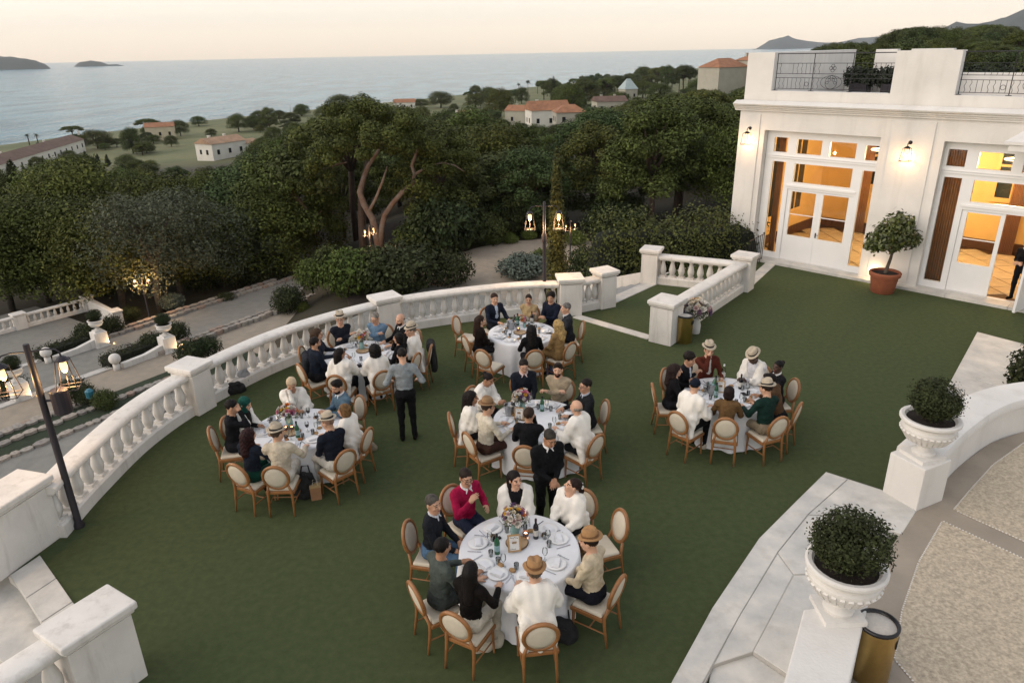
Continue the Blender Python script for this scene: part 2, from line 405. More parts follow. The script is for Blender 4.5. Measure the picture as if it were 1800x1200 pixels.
bt = thing('balustrade', 'long curved white balustrade round the lawn terrace with fat balusters', 'balustrade')
p1 = (-6.58,13.35); p2 = (-3.25,17.48); pe = (1.62,18.78)
run(bt, sub(arc, (-7.05,9.1), (-6.66,13.1)), 0); run(bt, sub(arc, (-6.45,13.62), (-3.5,17.33)), 0); run(bt, sub(arc, (-3.0,17.62), (1.36,18.8)), 0)
pillar(bt, *p1, 0, .5, .56, 1.0, math.radians(68)); pillar(bt, *p2, 0, .62, .5, 1.0, math.radians(33)); pillar(bt, *pe, 0, .6, .55, 1.02, math.radians(5))
pillar(bt, -7.43, 8.60, 0, 1.35, .55, 1.02, math.radians(74))
q2 = Vector((B_P2[0], B_P2[1], 0)); dd = (q2-Vector((pe[0], pe[1], 0))).normalized()
run(bt, [Vector((pe[0], pe[1], 0))+dd*.28, q2-dd*.22], 0, .24); pillar(bt, q2.x, q2.y, 0, .5, .5, 1.04, math.atan2(dd.y, dd.x))
# stair-side balustrades by the hedge
b2 = thing('balustrade', 'short straight balustrade behind the gold bin and posy', 'balustrade')
R1 = Vector((3.84,16.62,0)); R2 = Vector((6.98,20.58,0)); dr = (R2-R1).normalized(); ar = math.atan2(dr.y, dr.x)
run(b2, [R1+dr*.3, R2-dr*.26], 0, .30); pillar(b2, R1.x, R1.y, 0, .62, .60, 1.05, ar); pillar(b2, R2.x, R2.y, 0, .5, .55, 1.05, ar)
b3 = thing('balustrade', 'short white balustrade in front of the clipped hedge', 'balustrade')
PBv = Vector((PB[0], PB[1], 0)); E3 = Vector((6.66,20.42,0)); d3 = (E3-PBv).normalized()
run(b3, [PBv+d3*.24, E3], 0, .30); pillar(b3, PBv.x, PBv.y, 0, .5, .5, 1.05, math.atan2(d3.y, d3.x))
# balustrade at the lower left corner
b4 = thing('balustrade', 'cropped white balustrade end at the lower left corner', 'balustrade')
L1 = (at(152,1086,1.05)).xy; _e = at(160,1042,1.05)-at(0,1140,1.05); ang4 = math.atan2(_e.y, _e.x)
dv = Vector((-math.cos(ang4), -math.sin(ang4), 0)); L1v = Vector((L1.x, L1.y, 0))
pillar(b4, L1.x, L1.y, 0, .72, .46, 1.05, ang4); run(b4, [L1v+dv*.34, L1v+dv*2.6], .125, .30)
# thresholds and edging stones
def slab(name, pix, z, th=.1, mat=stone_w, bev=.008, zz=None, parent=None):
    m = MB(); m.prism([tuple(at(px, py, z).xy) for px, py in pix], z-th, z); return m.build(name, mat, parent, bev=bev)
def slab_xy(name, pts, z, th=.1, mat=stone_w, bev=.006, parent=None):
    m = MB(); m.prism(pts, z-th, z); return m.build(name, mat, parent, bev=bev)
par = tag(slab('stone_threshold', [(18,1010),(70,975),(98,1015),(45,1050)], .03), kind='structure')
slab('stone', [(46,1051),(99,1016),(127,1056),(72,1092)], .03, parent=par); slab('stone', [(73,1093),(128,1057),(150,1090),(100,1130)], .03, parent=par)
par = tag(slab('stone_step', [(-60,1010),(17,1012),(100,1135),(30,1190),(-60,1100)], -.16), kind='structure')
for k in range(1, 5):
    o = Vector((-.78,-.62,0)).normalized()*(.42*k+.3)
    slab_xy('step', [(-7.35+o.x,8.1+o.y),(-5.45+o.x,6.5+o.y),(-5.45+o.x-.35,6.5+o.y-.28),(-7.35+o.x-.35,8.1+o.y-.28)], -.16-.17*k, .3, parent=par)
# edging strip between lawn and stair head
def strip(name, a, b, w, n, z=.02, th=.06, mat=stone_w):
    a = Vector((a[0], a[1], 0)); b = Vector((b[0], b[1], 0)); d = (b-a)/n; s = Vector((-d.y, d.x, 0)).normalized()*w/2; root = None
    for k in range(n):
        p = a+d*(k+.004); q = a+d*(k+.996)
        o = slab_xy('edging_stone' if root is None else 'stone', [tuple((p-s).xy), tuple((q-s).xy), tuple((q+s).xy), tuple((p+s).xy)], z, th, mat, parent=root)
        if root is None: root = tag(o, kind='structure')
    return root
_n = Vector((S1.y-S0.y, -(S1.x-S0.x), 0)).normalized()*.17
strip('edging', tuple(at(1012,556).xy), tuple(at(1143,594).xy), .28, 4); strip('edging', tuple((S0+_n).xy), tuple((S1+_n).xy), .40, 3)
strip('edging', tuple((R2+dr*.3).xy), (8.75,23.2), .34, 2); strip('edging', tuple((PBv+d3*.2).xy), tuple(E3.xy), .36, 3, .03)
# steps down towards the hedge
sd = (S1-S0).normalized(); so_ = Vector((-sd.y, sd.x, 0)); root = None
grey_step = M('grey_stone', (.33,.34,.34), .7, .15, 2, .3, 20)
for k in range(7):
    a = S0+so_*(.03+.34*k); b = S1+so_*(.03+.34*k)
    o = slab_xy('garden_steps' if root is None else 'step', [tuple(a.xy), tuple(b.xy), tuple((b+so_*.35).xy), tuple((a+so_*.35).xy)], -.13*(k+1), .4, grey_step, parent=root)
    if root is None: root = tag(o, kind='structure')
m = MB(); a = S1+sd*.16+so_*.02; e = S1+sd*.16+so_*3.4
m.add([(a.x-.15,a.y,-3),(a.x+.15,a.y,-3),(a.x+.15,a.y,.28),(a.x-.15,a.y,.28),(e.x-.15,e.y,-4),(e.x+.15,e.y,-4),(e.x+.15,e.y,-.9),(e.x-.15,e.y,-.9)],
      [(0,1,2,3),(5,4,7,6),(3,2,6,7),(0,3,7,4),(1,5,6,2)]); tag(m.build('stair_side_wall', white_b, bev=.01), 'sloping white wall beside the grey garden steps', 'wall')

# ---------------------------------------------------------------- perron at the lower right: plate, curved wall, paving
PZ = .10
tag(slab('landing_bed', [(1165,1230),(1252,1068),(1335,945),(1400,880),(1452,829),(1555,862),(1612,894),(1545,960),(1470,1010),(1425,1205),(1383,1185),(1324,1145),(1254,1168),(1225,1230)], PZ-.02, .2, M('mortar', (.48,.46,.42), .9, .1, 5), 0), kind='structure')
root = tag(slab('stair_landing', [(1160,1235),(1252,1068),(1335,945),(1400,880),(1452,829),(1490,841),(1420,903),(1366,970),(1300,1080),(1245,1180),(1215,1235)], PZ), kind='structure')
slab('slab', [(1491,842),(1555,862),(1613,894),(1585,938),(1500,905),(1422,903)], PZ, parent=root)
slab('slab', [(1421,905),(1499,907),(1545,925),(1470,1005),(1396,1008),(1368,970)], PZ-.004, parent=root)
slab('slab', [(1367,973),(1394,1010),(1323,1144),(1256,1166),(1300,1082)], PZ-.012, .14, parent=root)
slab('slab', [(1396,1011),(1470,1008),(1420,1210),(1380,1180),(1325,1143)], PZ-.008, .18, parent=root)
slab('slab', [(1250,1172),(1322,1150),(1384,1192),(1420,1240),(1240,1240)], PZ-.07, .2, parent=root)
conc = M('grey_paving', (.34,.29,.23), .8, .14, 1.2, .3, 25, detail=8)
agg = M('exposed_aggregate', (.60,.51,.38), .85, .3, 24, .8, 70, col2=(.28,.235,.175), detail=9, bdist=.01)
tag(slab('paving', [(1613,896),(1647,860),(1687,818),(1741,778),(1800,758),(1960,700),(2300,900),(2300,1900),(1350,1900),(1440,1180),(1480,1080)], PZ-.004, .2, conc, 0), kind='structure')
def q7(x, y): return (1180+x/1.874, 560+y/1.874)
for poly in ([q7(930,628),q7(985,562),q7(1060,480),q7(1162,408),q7(1400,300),q7(1400,840)], [q7(893,665),q7(1400,900),q7(1400,1900),q7(735,1120),q7(760,960),q7(815,800)]):
    p = tag(slab('aggregate_panel', poly, PZ+.004, .05, agg, 0), kind='structure')
    # white chips along the border, one per photograph dash
    m = MB(); P = [at(px, py, PZ+.004) for px, py in poly]
    for a, b in zip(P, P[1:]+P[:1]):
        L = (b-a).length
        if L > 12: continue
        for k in range(int(L/.045)):
            c = a.lerp(b, (k+.5)*.045/L); m.box((c.x, c.y, PZ+.006), (.022,.016,.008), random.random()*3)
    tag(m.build('border_chips', white_b, p), kind='stuff')
pw = thing('curved_parapet', 'low curved white parapet wall round the paved landing', 'wall')
inner = [at(px, py, PZ) for px, py in [(1616,893),(1647,860),(1687,818),(1741,778),(1800,758)]]
d_ = inner[-1]-inner[-2]; inner += [inner[-1]+Vector((1.1,.15,0)), inner[-1]+Vector((2.3,-.1,0)), inner[-1]+Vector((3.3,-.8,0))]
ip = resample(spline([tuple(p) for p in inner], 8), .15)
m = MB(); m.sweep([(0,-.05),(.62,-.05),(.62,.66),(.55,.72),(.07,.72),(0,.70),(-.03,.64),(-.03,.55),(0,.52)], [(p.x, p.y, PZ) for p in ip[3:]])
weighted(m.build('wall', white, pw), 35)
pcn = at(1572,790,.85); pcr = at(1636,823,.85); pcb = at(1601,778,.85)
pc = (pcn+pcr)/2+((pcb-pcn))*.55
m = MB(); m.box((pc.x, pc.y, .40), (.60,.62,.86), math.atan2(pcr.y-pcn.y, pcr.x-pcn.x)); m.build('end_block', white, pw, bev=.015)
URN2 = Vector((pc.x+.02, pc.y+.0, .83))
w1 = thing('stair_wall', 'white pedestal wall under the nearest potted box ball', 'wall')
ua = at(1493,1020,.85); m = MB()
e0 = [at(*q7(437,955),.85), at(*q7(650,935),.85), at(*q7(580,1230),.85), at(*q7(362,1230),.85)]
m.prism([tuple(p.xy) for p in e0], -.1, .85); m.build('wall', white, w1, bev=.02, seg=3)
URN1 = Vector((3.62,6.32,.85))
root = tag(slab('stair_landing', [(1718,583),(1660,690),(1712,700),(1830,640),(1830,612)], .14, .2), kind='structure')
slab('step', [(1712,664),(1716,657),(1795,676),(1795,690)], .155, .1, parent=root); slab('step', [(1752,650),(1757,643),(1800,655),(1800,664)], .155, .1, parent=root)

# ---------------------------------------------------------------- lower garden on the left
UU = Vector((.56,.83,0)).normalized(); VV = Vector((-UU.y, UU.x, 0))
gravel = M('grey_gravel', (.235,.23,.205), .9, .2, 2.0, .5, 60, col2=(.18,.178,.162), detail=10)
gravel_w = M('warm_gravel', (.34,.29,.225), .9, .2, 2.0, .5, 60, col2=(.26,.225,.18), detail=10)
grass_c = M('step_carpet', (.030,.045,.022), .95, .2, 2, .5, 120)
def uv(u, v): p = UU*u+VV*v; return (p.x, p.y)
def band(name, v0, v1, u0, u1, z, mat, th=1.6, parent=None):
    m = MB(); m.prism([uv(u0, v0), uv(u1, v0), uv(u1, v1), uv(u0, v1)], z-th, z); o = m.build(name, mat, parent, bev=.01)
    if parent is None: tag(o, kind='structure')
    return o
band('gravel_path', 14.5, 29.2, -12, 34, -7.2, gravel, 4); 
band('carpet_step', 29.2, 31.2, -12, 21.0, -7.5, grass_c); band('carpet_step', 31.2, 32.9, -12, 19.5, -7.85, grass_c); band('carpet_step', 32.9, 33.9, -12, 12, -8.2, grass_c)
band('gravel_walk', 33.9, 37.7, -12, 36, -8.6, gravel_w); band('gravel_walk', 31.2, 33.9, 19.6, 36, -8.55, gravel_w)
band('gravel_walk', 37.7, 43.4, -12, 37, -9.1, gravel); 
band('gravel_court', 43.4, 55.5, -12, 21.3, -9.5, gravel, 3)
pale_edge = M('pale_kerb', (.55,.53,.49), .8, .1, 2, .3, 20)
band('kerb', 43.25, 43.65, -12, 19.3, -9.04, pale_edge); band('kerb', 37.45, 37.95, -12, 20.0, -8.54, pale_edge)
# rough edging stones, each its own piece
STONES = []
for k in range(5):
    m = MB(); n = 7; pts = [((.5+.12*random.random())*math.cos(2*PI*i/n), (.5+.12*random.random())*math.sin(2*PI*i/n)) for i in range(n)]
    m.prism(pts, -.5, .5); STONES.append(m.mesh('edging_stone', M('pale_rubble%d' % k, [(.42,.39,.34),(.36,.33,.29),(.46,.40,.34),(.33,.30,.27),(.40,.30,.24)][k], .85, .25, 3, .5, 12)))
def stone_row(name, label, u0, u1, v, z, size=.42, w=.3):
    r = thing(name, None, None, (0,0,0)); r['kind'] = 'structure'; u = u0
    while u < u1:
        s = size*random.uniform(.7,1.5); p = UU*(u+s/2)+VV*(v+random.uniform(-.05,.05))
        o = link('stone', random.choice(STONES), r, (p.x, p.y, z-.06+random.uniform(-.015,.02))); o.scale = (s*1.02, w*random.uniform(.9,1.3), .28); o.rotation_euler = (0,0,math.atan2(UU.y,UU.x)+random.uniform(-.1,.1)); u += s*1.0
stone_row('stone_edging', '', -2, 16.5, 29.2, -7.18); stone_row('stone_edging', '', -2, 16.5, 31.2, -7.48); stone_row('stone_edging', '', -2, 14.5, 32.9, -7.83); stone_row('stone_edging', '', -2, 12, 33.9, -8.18)
stone_row('stone_edging', '', 19.2, 31, 37.55, -8.5); stone_row('stone_edging', '', 19.5, 30, 36.9, -8.42)
stone_row('stone_edging', '', 19.6, 36, 43.5, -9.0); stone_row('stone_edging', '', 19.6, 33, 44.2, -9.0, .5, .35)
for v, z in ((16.2,-7.16),(24.0,-7.16)): pass
# paved apron of small setts beside the wall foot
root = thing('sett_paving', None, None); root['kind'] = 'structure'
SETT = MB().box((0,0,0), (.36,.24,.1)).mesh('sett', M('sett_stone', (.34,.32,.29), .85, .2, 4, .4, 20))
for i in range(16):
    for j in range(3):
        p = at(205,715,-7.2)+UU*(.39*i-.5+.2*(j % 2))+VV*(.27*j-2.2); o = link('sett', SETT, root, (p.x, p.y, -7.17+random.uniform(-.01,.01))); o.rotation_euler = (0,0,math.atan2(UU.y,UU.x))
# far balustrade of the court
b5 = thing('balustrade', 'small distant white balustrade closing the lower gravel court', 'balustrade')
c0 = at(-90,612,-9.5); c1 = at(158,545,-9.5); c2 = at(208,572,-9.5); c1.z = c2.z = c0.z = 0; mid = at(38,577,-9.5); mid.z = 0
dA = (c1-c0).normalized(); dB = (c2-c1).normalized()
run(b5, [c0, mid-dA*.3], -9.5, .42); run(b5, [mid+dA*.3, c1-dA*.3], -9.5, .42); pillar(b5, mid.x, mid.y, -9.5, .7, .6, 1.02, math.atan2(dA.y, dA.x)); pillar(b5, c1.x, c1.y, -9.5, .6, .6, 1.02, math.atan2(dA.y, dA.x))
m = MB(); a = c1+dB*.3; e = c2-dB*.3; m.sweep([(-.15,0),(.15,0),(.15,.8),(-.15,.8)], [(a.x,a.y,-9.5),(e.x,e.y,-9.5)]); m.sweep([(x, z+.8) for x, z in RAIL], [(a.x,a.y,-9.5),(e.x,e.y,-9.5)]); m.build('solid_panel', white_b, b5)
pillar(b5, c2.x, c2.y, -9.5, .75, .6, 1.05, math.atan2(dB.y, dB.x))
# garden plaza beyond the terrace
PLZ = -7.3
mb = MB(); cc = at(905,462,PLZ)
mb.prism([tuple(at(px, py, PLZ).xy) for px, py in [(740,505),(765,470),(800,448),(840,435),(890,425),(950,420),(1040,424),(1100,432),(1140,470),(1060,560),(900,580)]], PLZ-2, PLZ)
tag(mb.build('gravel_plaza', gravel_w), kind='structure')
mb = MB(); mb.prism([(-6.5,19.5),(16,22),(18,62),(-12,64),(-11.5,47),(-7.5,33)], PLZ-3, PLZ-.12); tag(mb.build('planting_bed', M('mulch', (.045,.032,.022), .95, .3, 3, .6, 20)), kind='structure')
# ================================================================ BUILDING
FA = Vector((8.99,23.32,0)); FANG = math.atan2(-.7130,.7012)
bl = thing('villa', 'white villa wing with tall glazed doors and a roof terrace', 'building', FA, FANG)
OPN = [(-.94,2.66,.08,4.27), (4.33,7.93,.08,4.27)]
m = MB(); m.holes(-1.85, 13, -12, 4.85, OPN, 0, .42); m.build('facade_wall', white, bl, bev=.012)
m = MB(); m.box((-1.62,6.2,-3.58), (.44,11.55,16.86)); m.build('side_wall', white, bl)
# slightly raised pilaster panels beside the openings
for a, b in ((-1.70,-1.12),(2.92,4.06)):
    m = MB(); m.box(((a+b)/2,-.012,2.45), (b-a,.024,4.6)); m.build('wall_panel', white, bl, bev=.006)
# cornice and parapet
CORN = [(0,4.852),(-.07,4.852),(-.07,4.89),(-.11,4.91),(-.11,4.945),(-.17,4.965),(-.17,5.0),(-.24,5.03),(-.26,5.07),(-.05,5.17),(.0,5.17)]
m = MB(); n = len(CORN); vs = []
for s in (-2.02, 13): vs += [(s, y, z) for y, z in CORN]
m.add(vs, [(i, (i+1) % n, n+(i+1) % n, n+i) for i in range(n)]+[tuple(range(n-1,-1,-1))]); m.build('cornice', white, bl)
m = MB(); vs = []
for t_ in (.002, 12): vs += [(-1.85+y*1.0, t_, z) for y, z in CORN]
m.add(vs, [(n+i, n+(i+1) % n, (i+1) % n, i) for i in range(n)]); m.build('cornice', white, bl)
GAPS = [(-.90,2.68,5.47,6.60), (4.33,7.93,5.47,6.60)]
m = MB(); m.holes(-1.80, 13, 5.10, 6.60, GAPS, .05, .42); m.build('parapet', white, bl, bev=.015)
m = MB(); m.box((-1.64,4.2,5.85), (.36,7.5,1.50)); m.build('parapet', white, bl, bev=.015)
m = MB(); m.box((5.5,4.4,4.98), (14.6,8.0,.14)); m.build('roof_terrace', M('roof_tile_grey', (.42,.40,.37), .8, .1, 2), bl)
for a, b, t_ in ((-.2,.55,6.6),(1.0,2.35,6.6),(4.6,7.0,6.9)):
    m = MB(); m.box(((a+b)/2,t_,5.85), (b-a,.3,1.5)); m.build('rear_parapet', white, bl, bev=.015)
m = MB(); m.box((2.5,7.4,4.0), (12,.3,3.6)); m.build('rear_wall', white, bl)
# wrought iron railings
bar_me = MB().tube([(.0,0,0),(.018,0,.07),(-.018,0,.16),(.018,0,.25),(0,0,.32)], .006, 4).mesh('wavy_bar', iron)
str_me = MB().tube([(0,0,0),(0,0,.32)], .006, 4).mesh('straight_bar', iron)
def railing(x0, x1, label):
    r = thing('iron_railing', label, 'railing', bl.matrix_basis @ Vector((0,0,0)), FANG)
    r.location = FA; y = .22; z0 = 5.475
    for zz, rr in ((1.08,.014),(.80,.008),(.50,.008),(.38,.008),(.06,.008)):
        m = MB(); m.tube([(x0,y,z0+zz),(x1,y,z0+zz)], rr, 5); m.build('rail', iron, r)
    for k in range(4):
        x = x0+.02+(x1-x0-.04)*k/3; m = MB(); m.tube([(x,y,z0),(x,y,z0+1.08)], .012, 5); m.box((x,y,z0+.006), (.13,.09,.012)); m.build('post', iron, r)
    nb_ = 26
    for k in range(1, nb_):
        x = x0+(x1-x0)*k/nb_
        if abs(k-nb_*.5) < 2.5: continue
        for zz in (.06,.49):
            if zz > .4 and k % 9 in (2, 3): continue
            o = link('bar', bar_me if k % 4 in (1, 2) else str_me, r, (x, y, z0+zz))
    cx = (x0+x1)/2
    def ring(cx, cz, rx, rz_, rr=.006, n=20):
        m = MB(); m.tube([(cx+rx*math.cos(2*PI*i/n), y, cz+rz_*math.sin(2*PI*i/n)) for i in range(n+1)], rr, 4, cap=False); return m
    ring(cx, z0+.26, .32, .19).build('scroll', iron, r); ring(cx, z0+.26, .18, .19).build('scroll', iron, r)
    for dx, dz in ((-.06,.33),(.06,.33),(0,.42),(-.12,.25),(.12,.25)): ring(cx+dx, z0+dz, .04, .04).build('scroll', iron, r)
    for dx, dz in ((-.05,.66),(.05,.66),(0,.72),(0,.60)): ring(cx+dx, z0+dz, .05, .05).build('scroll', iron, r)
    for dx in (-.75,.75): ring(cx+dx, z0+.2, .06, .06).build('scroll', iron, r)
railing(-.88, 2.66, 'black wrought iron railing in the left parapet gap of the villa roof')
railing(4.35, 7.9, 'black wrought iron railing in the right parapet gap of the villa roof')
# French windows
glass = bpy.data.materials.new('window_glass'); glass.use_nodes = True; t = glass.node_tree; t.nodes.clear()
o_ = t.nodes.new('ShaderNodeOutputMaterial'); mx = t.nodes.new('ShaderNodeMixShader'); tr = t.nodes.new('ShaderNodeBsdfTransparent'); gl = t.nodes.new('ShaderNodeBsdfGlossy')
gl.inputs['Roughness'].default_value = .02; fr = t.nodes.new('ShaderNodeFresnel'); fr.inputs['IOR'].default_value = 1.35
tr.inputs['Color'].default_value = (.93,.95,.94,1)
t.links.new(fr.outputs[0], mx.inputs[0]); t.links.new(tr.outputs[0], mx.inputs[1]); t.links.new(gl.outputs[0], mx.inputs[2]); t.links.new(mx.outputs[0], o_.inputs[0])
def pane(x0, x1, z0, z1, y, par):
    m = MB(); m.box(((x0+x1)/2, y, (z0+z1)/2), (x1-x0+.01, .006, z1-z0+.01)); return m.build('pane', glass, par)
def french(dx, open_right):
    panes = [(-.68,-.22,3.59,4.05),(.08,.88,3.58,4.03),(1.13,1.93,3.57,4.02),(2.20,2.64,3.55,3.99),(-.66,-.21,.28,3.29),(2.22,2.645,.28,3.25),(.09,1.92,2.68,3.27)]
    holes = [(a+dx, b+dx, c, d) for a, b, c, d in panes]+[(-.05+dx,2.07+dx,.09,2.45)]
    fr = MB().holes(-.93+dx, 2.65+dx, .085, 4.26, holes, .24, .34).build('window_frame', white_paint, bl, bev=.006)
    for z, h in ((3.43,.05),(3.48,.02)):
        m = MB(); m.box((.86+dx,.225,z), (3.5,.03,h)); m.build('transom_moulding', white_paint, fr)
    m = MB(); m.box((1.0+dx,.225,2.56), (2.2,.03,.06)); m.build('transom_moulding', white_paint, fr)
    for a, b, c, d in panes: pane(a+dx, b+dx, c, d, .29, fr)
    for k, (a, b) in enumerate(((-.045,1.008),(1.012,2.065))):
        px0, px1 = (.095,.90) if k == 0 else (1.14,1.925)
        if k == 1 and open_right: continue
        lf = MB().holes(a+dx, b+dx, .10, 2.44, [(px0+dx,px1+dx,.94,2.38)], .27, .33).build('door_leaf', white_paint, bl, bev=.005)
        m = MB(); m.box(((px0+px1)/2+dx,.30,1.64), (px1-px0,.03,.025)); m.build('glazing_bar', white_paint, lf)
        pane(px0+dx, px1+dx, .94, 2.38, .305, lf)
        if k == 1: m = MB(); m.box((1.06+dx,.255,1.06), (.03,.02,.16)); m.tube([(1.06+dx,.25,1.08),(1.06+dx,.21,1.08),(1.17+dx,.21,1.08)], .008, 5); m.build('handle', iron, lf)
    if open_right:
        lf = thing('x', None, None); COL.objects.unlink(lf); bpy.data.objects.remove(lf)
        m = MB().holes(0, 1.05, .10, 2.44, [(.09,.9,.94,2.38)], -.03, .03); lf = m.build('door_leaf', white_paint, bl, bev=.005); lf.location = (2.06+dx,.28,0); lf.rotation_euler = (0,0,math.radians(-100)); lf['label'] = 'open white door leaf at the right edge'
        pane(.09,.9,.94,2.38,0,lf)
french(0, False); french(5.1, True)
strip('door_sill', tuple((FA+Vector((.7012,-.713,0))*-1.0+Vector((.713,.7012,0))*.02).xy), tuple((FA+Vector((.7012,-.713,0))*8.3+Vector((.713,.7012,0))*.02).xy), .56, 6, .085, .1)
# cropped hipped canopy beside the second door
m = MB(); X0 = 6.02; m.box((X0+1.2,-.46,4.30), (2.4,.9,.16)); m.box((X0+1.18,-.44,4.42), (2.56,1.02,.08))
m.add([(X0-.1,-.95,4.46),(X0+2.5,-.95,4.46),(X0+2.5,-.02,4.46),(X0-.1,-.02,4.46),(X0+.3,-.3,4.80),(X0+2.2,-.3,4.80),(X0+2.2,-.02,4.80),(X0+.3,-.02,4.80)], [(0,1,5,4),(1,2,6,5),(3,0,4,7),(4,5,6,7)])
m.build('door_canopy', white, bl, bev=.01)
# interior
warm_wall = M('ochre_wall', (.72,.46,.17), .7, .05, 2); dado = M('ochre_dado', (.66,.42,.18), .6, .05, 2); brown = M('brown_skirting', (.11,.045,.02), .6, .2, 4)
RD = 6.0
m = MB(); m.box((4.6,RD+.1,2.4), (12.8,.2,4.9)); bw = m.build('rear_room_wall', warm_wall, bl)
m = MB(); m.box((-1.36,3.2,2.4), (.08,6.0,4.9)); m.build('room_end_wall', warm_wall, bl)
m = MB(); m.box((4.6,3.2,4.80), (12.0,5.5,.08)); m.build('room_ceiling', M('ceiling_cream', (.72,.60,.42), .8, .03, 2), bl)
m = MB(); m.box((4.7,3.2,.03), (12.0,5.6,.08)); fl = m.build('room_floor', M('dark_tile_joint', (.09,.045,.02), .4, .2, 5), bl)
m = MB(); m.box((4.7,RD-.02,.25), (12,.05,.34)); m.build('skirting', brown, bl); m = MB(); m.box((-1.30,3.2,.25), (.05,5.5,.34)); m.build('skirting', brown, bl)
m = MB(); m.box((4.7,RD-.03,1.52), (12,.06,.08)); m.build('dado_rail', M('ochre_trim', (.78,.50,.2), .6, .05, 3), bl)
tm = MB().box((0,0,0), (.66,.66,.02), PI/4).mesh('floor_tile', M('cream_tile', (.62,.50,.33), .25, .12, 2.5))
S_ = .70/math.sqrt(2)*1.0
for i in range(24):
    for j in range(12):
        x = -1.0+i*S_; y = .9+j*S_
        if (i+j) % 2 or y > 5.7 or x > 9.5: continue
        link('floor_tile', tm, fl, (x, y, .078))
pf = M('window_frame_ochre', (.75,.47,.17), .5, .05, 4)
dark_gl = M('dusk_pane', (.03,.04,.04), .08, .2, 1.5, spec=.6)
for x0 in (.9,3.0,5.1,7.2):
    wf = MB().holes(x0-.62, x0+.62, 1.75, 4.3, [(x0-.5,x0-.06,3.0,4.15),(x0+.06,x0+.5,3.0,4.15),(x0-.5,x0-.06,1.9,2.92),(x0+.06,x0+.5,1.9,2.92)], RD-.08, RD-.02).build('room_window', pf, bl)
    for a, b in ((x0-.5,x0-.06),(x0+.06,x0+.5)):
        for c, d in ((3.0,4.15),(1.9,2.92)): m = MB(); m.box(((a+b)/2,RD-.03,(c+d)/2), (b-a,.02,d-c)); m.build('pane', dark_gl, wf)
    m = MB(); m.tube([(x0,RD-.1,1.85),(x0,RD-.1,4.1)], .015, 5); m.build('window_bolt', iron, wf)
for y0 in (1.6,3.7):
    m = MB(); m.holes(y0-.6, y0+.6, 1.0, 4.2, [(y0-.5,y0-.04,1.1,4.1),(y0+.04,y0+.5,1.1,4.1)], -.02, .02); wf = m.build('room_window', pf, bl); wf.rotation_euler = (0,0,PI/2); wf.location = (-1.29,0,0)
    m = MB(); m.box((y0,.0,2.6), (1.0,.01,3.0)); m.build('pane', dark_gl, wf)
cur = M('brown_curtain', (.44,.20,.08), .8, .15, 3, sheen=.3)
for cx, w, y0 in ((-.62,.2,.75),(2.35,.0,0),(.42,.5,5.6),(1.75,.4,5.6),(4.55,.55,.72),(3.3,.3,.72),(5.35,.4,5.6)):
    if w == 0: continue
    m = MB(); n = 40; top = []
    pts = [(cx-w/2+w*i/n, y0+.05*math.sin(i*1.35)) for i in range(n+1)]
    vs = [(x, y, .12) for x, y in pts]+[(x, y, 4.4) for x, y in pts]
    m.add(vs, [(i, i+1, n+2+i, n+1+i) for i in range(n)]); o = m.build('curtain', cur, bl, smooth=True); s_ = o.modifiers.new('thick', 'SOLIDIFY'); s_.thickness = .01
m = MB(); [m.box((1.15+.16*k, RD-.01, .95), (.13,.03,.12)) for k in range(3)]; m.box((1.75,RD-.01,.93), (.18,.03,.13)); m.build('wall_grille', iron_dk, bl)
# ring pendants and room light
ringm = M('ring_glow', (1,.85,.6), .5, 0, 1, emit=.8, ecol=(1,.66,.34))
def ring_lamp(x, y, z, r, label):
    g = thing('ring_pendant', label, 'lamp', bl.matrix_basis @ Vector((x,y,z)) if False else FA+Vector((.7012,-.713,0))*x+Vector((.713,.7012,0))*y+Vector((0,0,z)), FANG)
    m = MB(); n = 28; m.tube([(r*math.cos(2*PI*i/n), r*math.sin(2*PI*i/n), 0) for i in range(n+1)], .022, 6, cap=False); m.build('ring', ringm, g, smooth=True)
    m = MB(); [m.tube([(r*math.cos(a), r*math.sin(a), .0),(0,0,4.74-z)], .004, 4) for a in (0,2.1,4.2)]; m.build('cable', iron, g)
    l = bpy.data.lights.new('ring_light', 'POINT'); l.energy = 62; l.color = (1,.68,.36); l.shadow_soft_size = .3
    lo = bpy.data.objects.new('ring_light', l); COL.objects.link(lo); lo.parent = g; lo.location = (0,0,-.12)
ring_lamp(2.0, 2.4, 3.62, .36, 'glowing ring pendant seen through the left glazed doors')
ring_lamp(5.6, 3.0, 3.55, .36, 'glowing ring pendant seen through the right glazed doors')
ring_lamp(3.6, 4.2, 3.3, .30, 'lower glowing ring pendant between the two glazed doors')
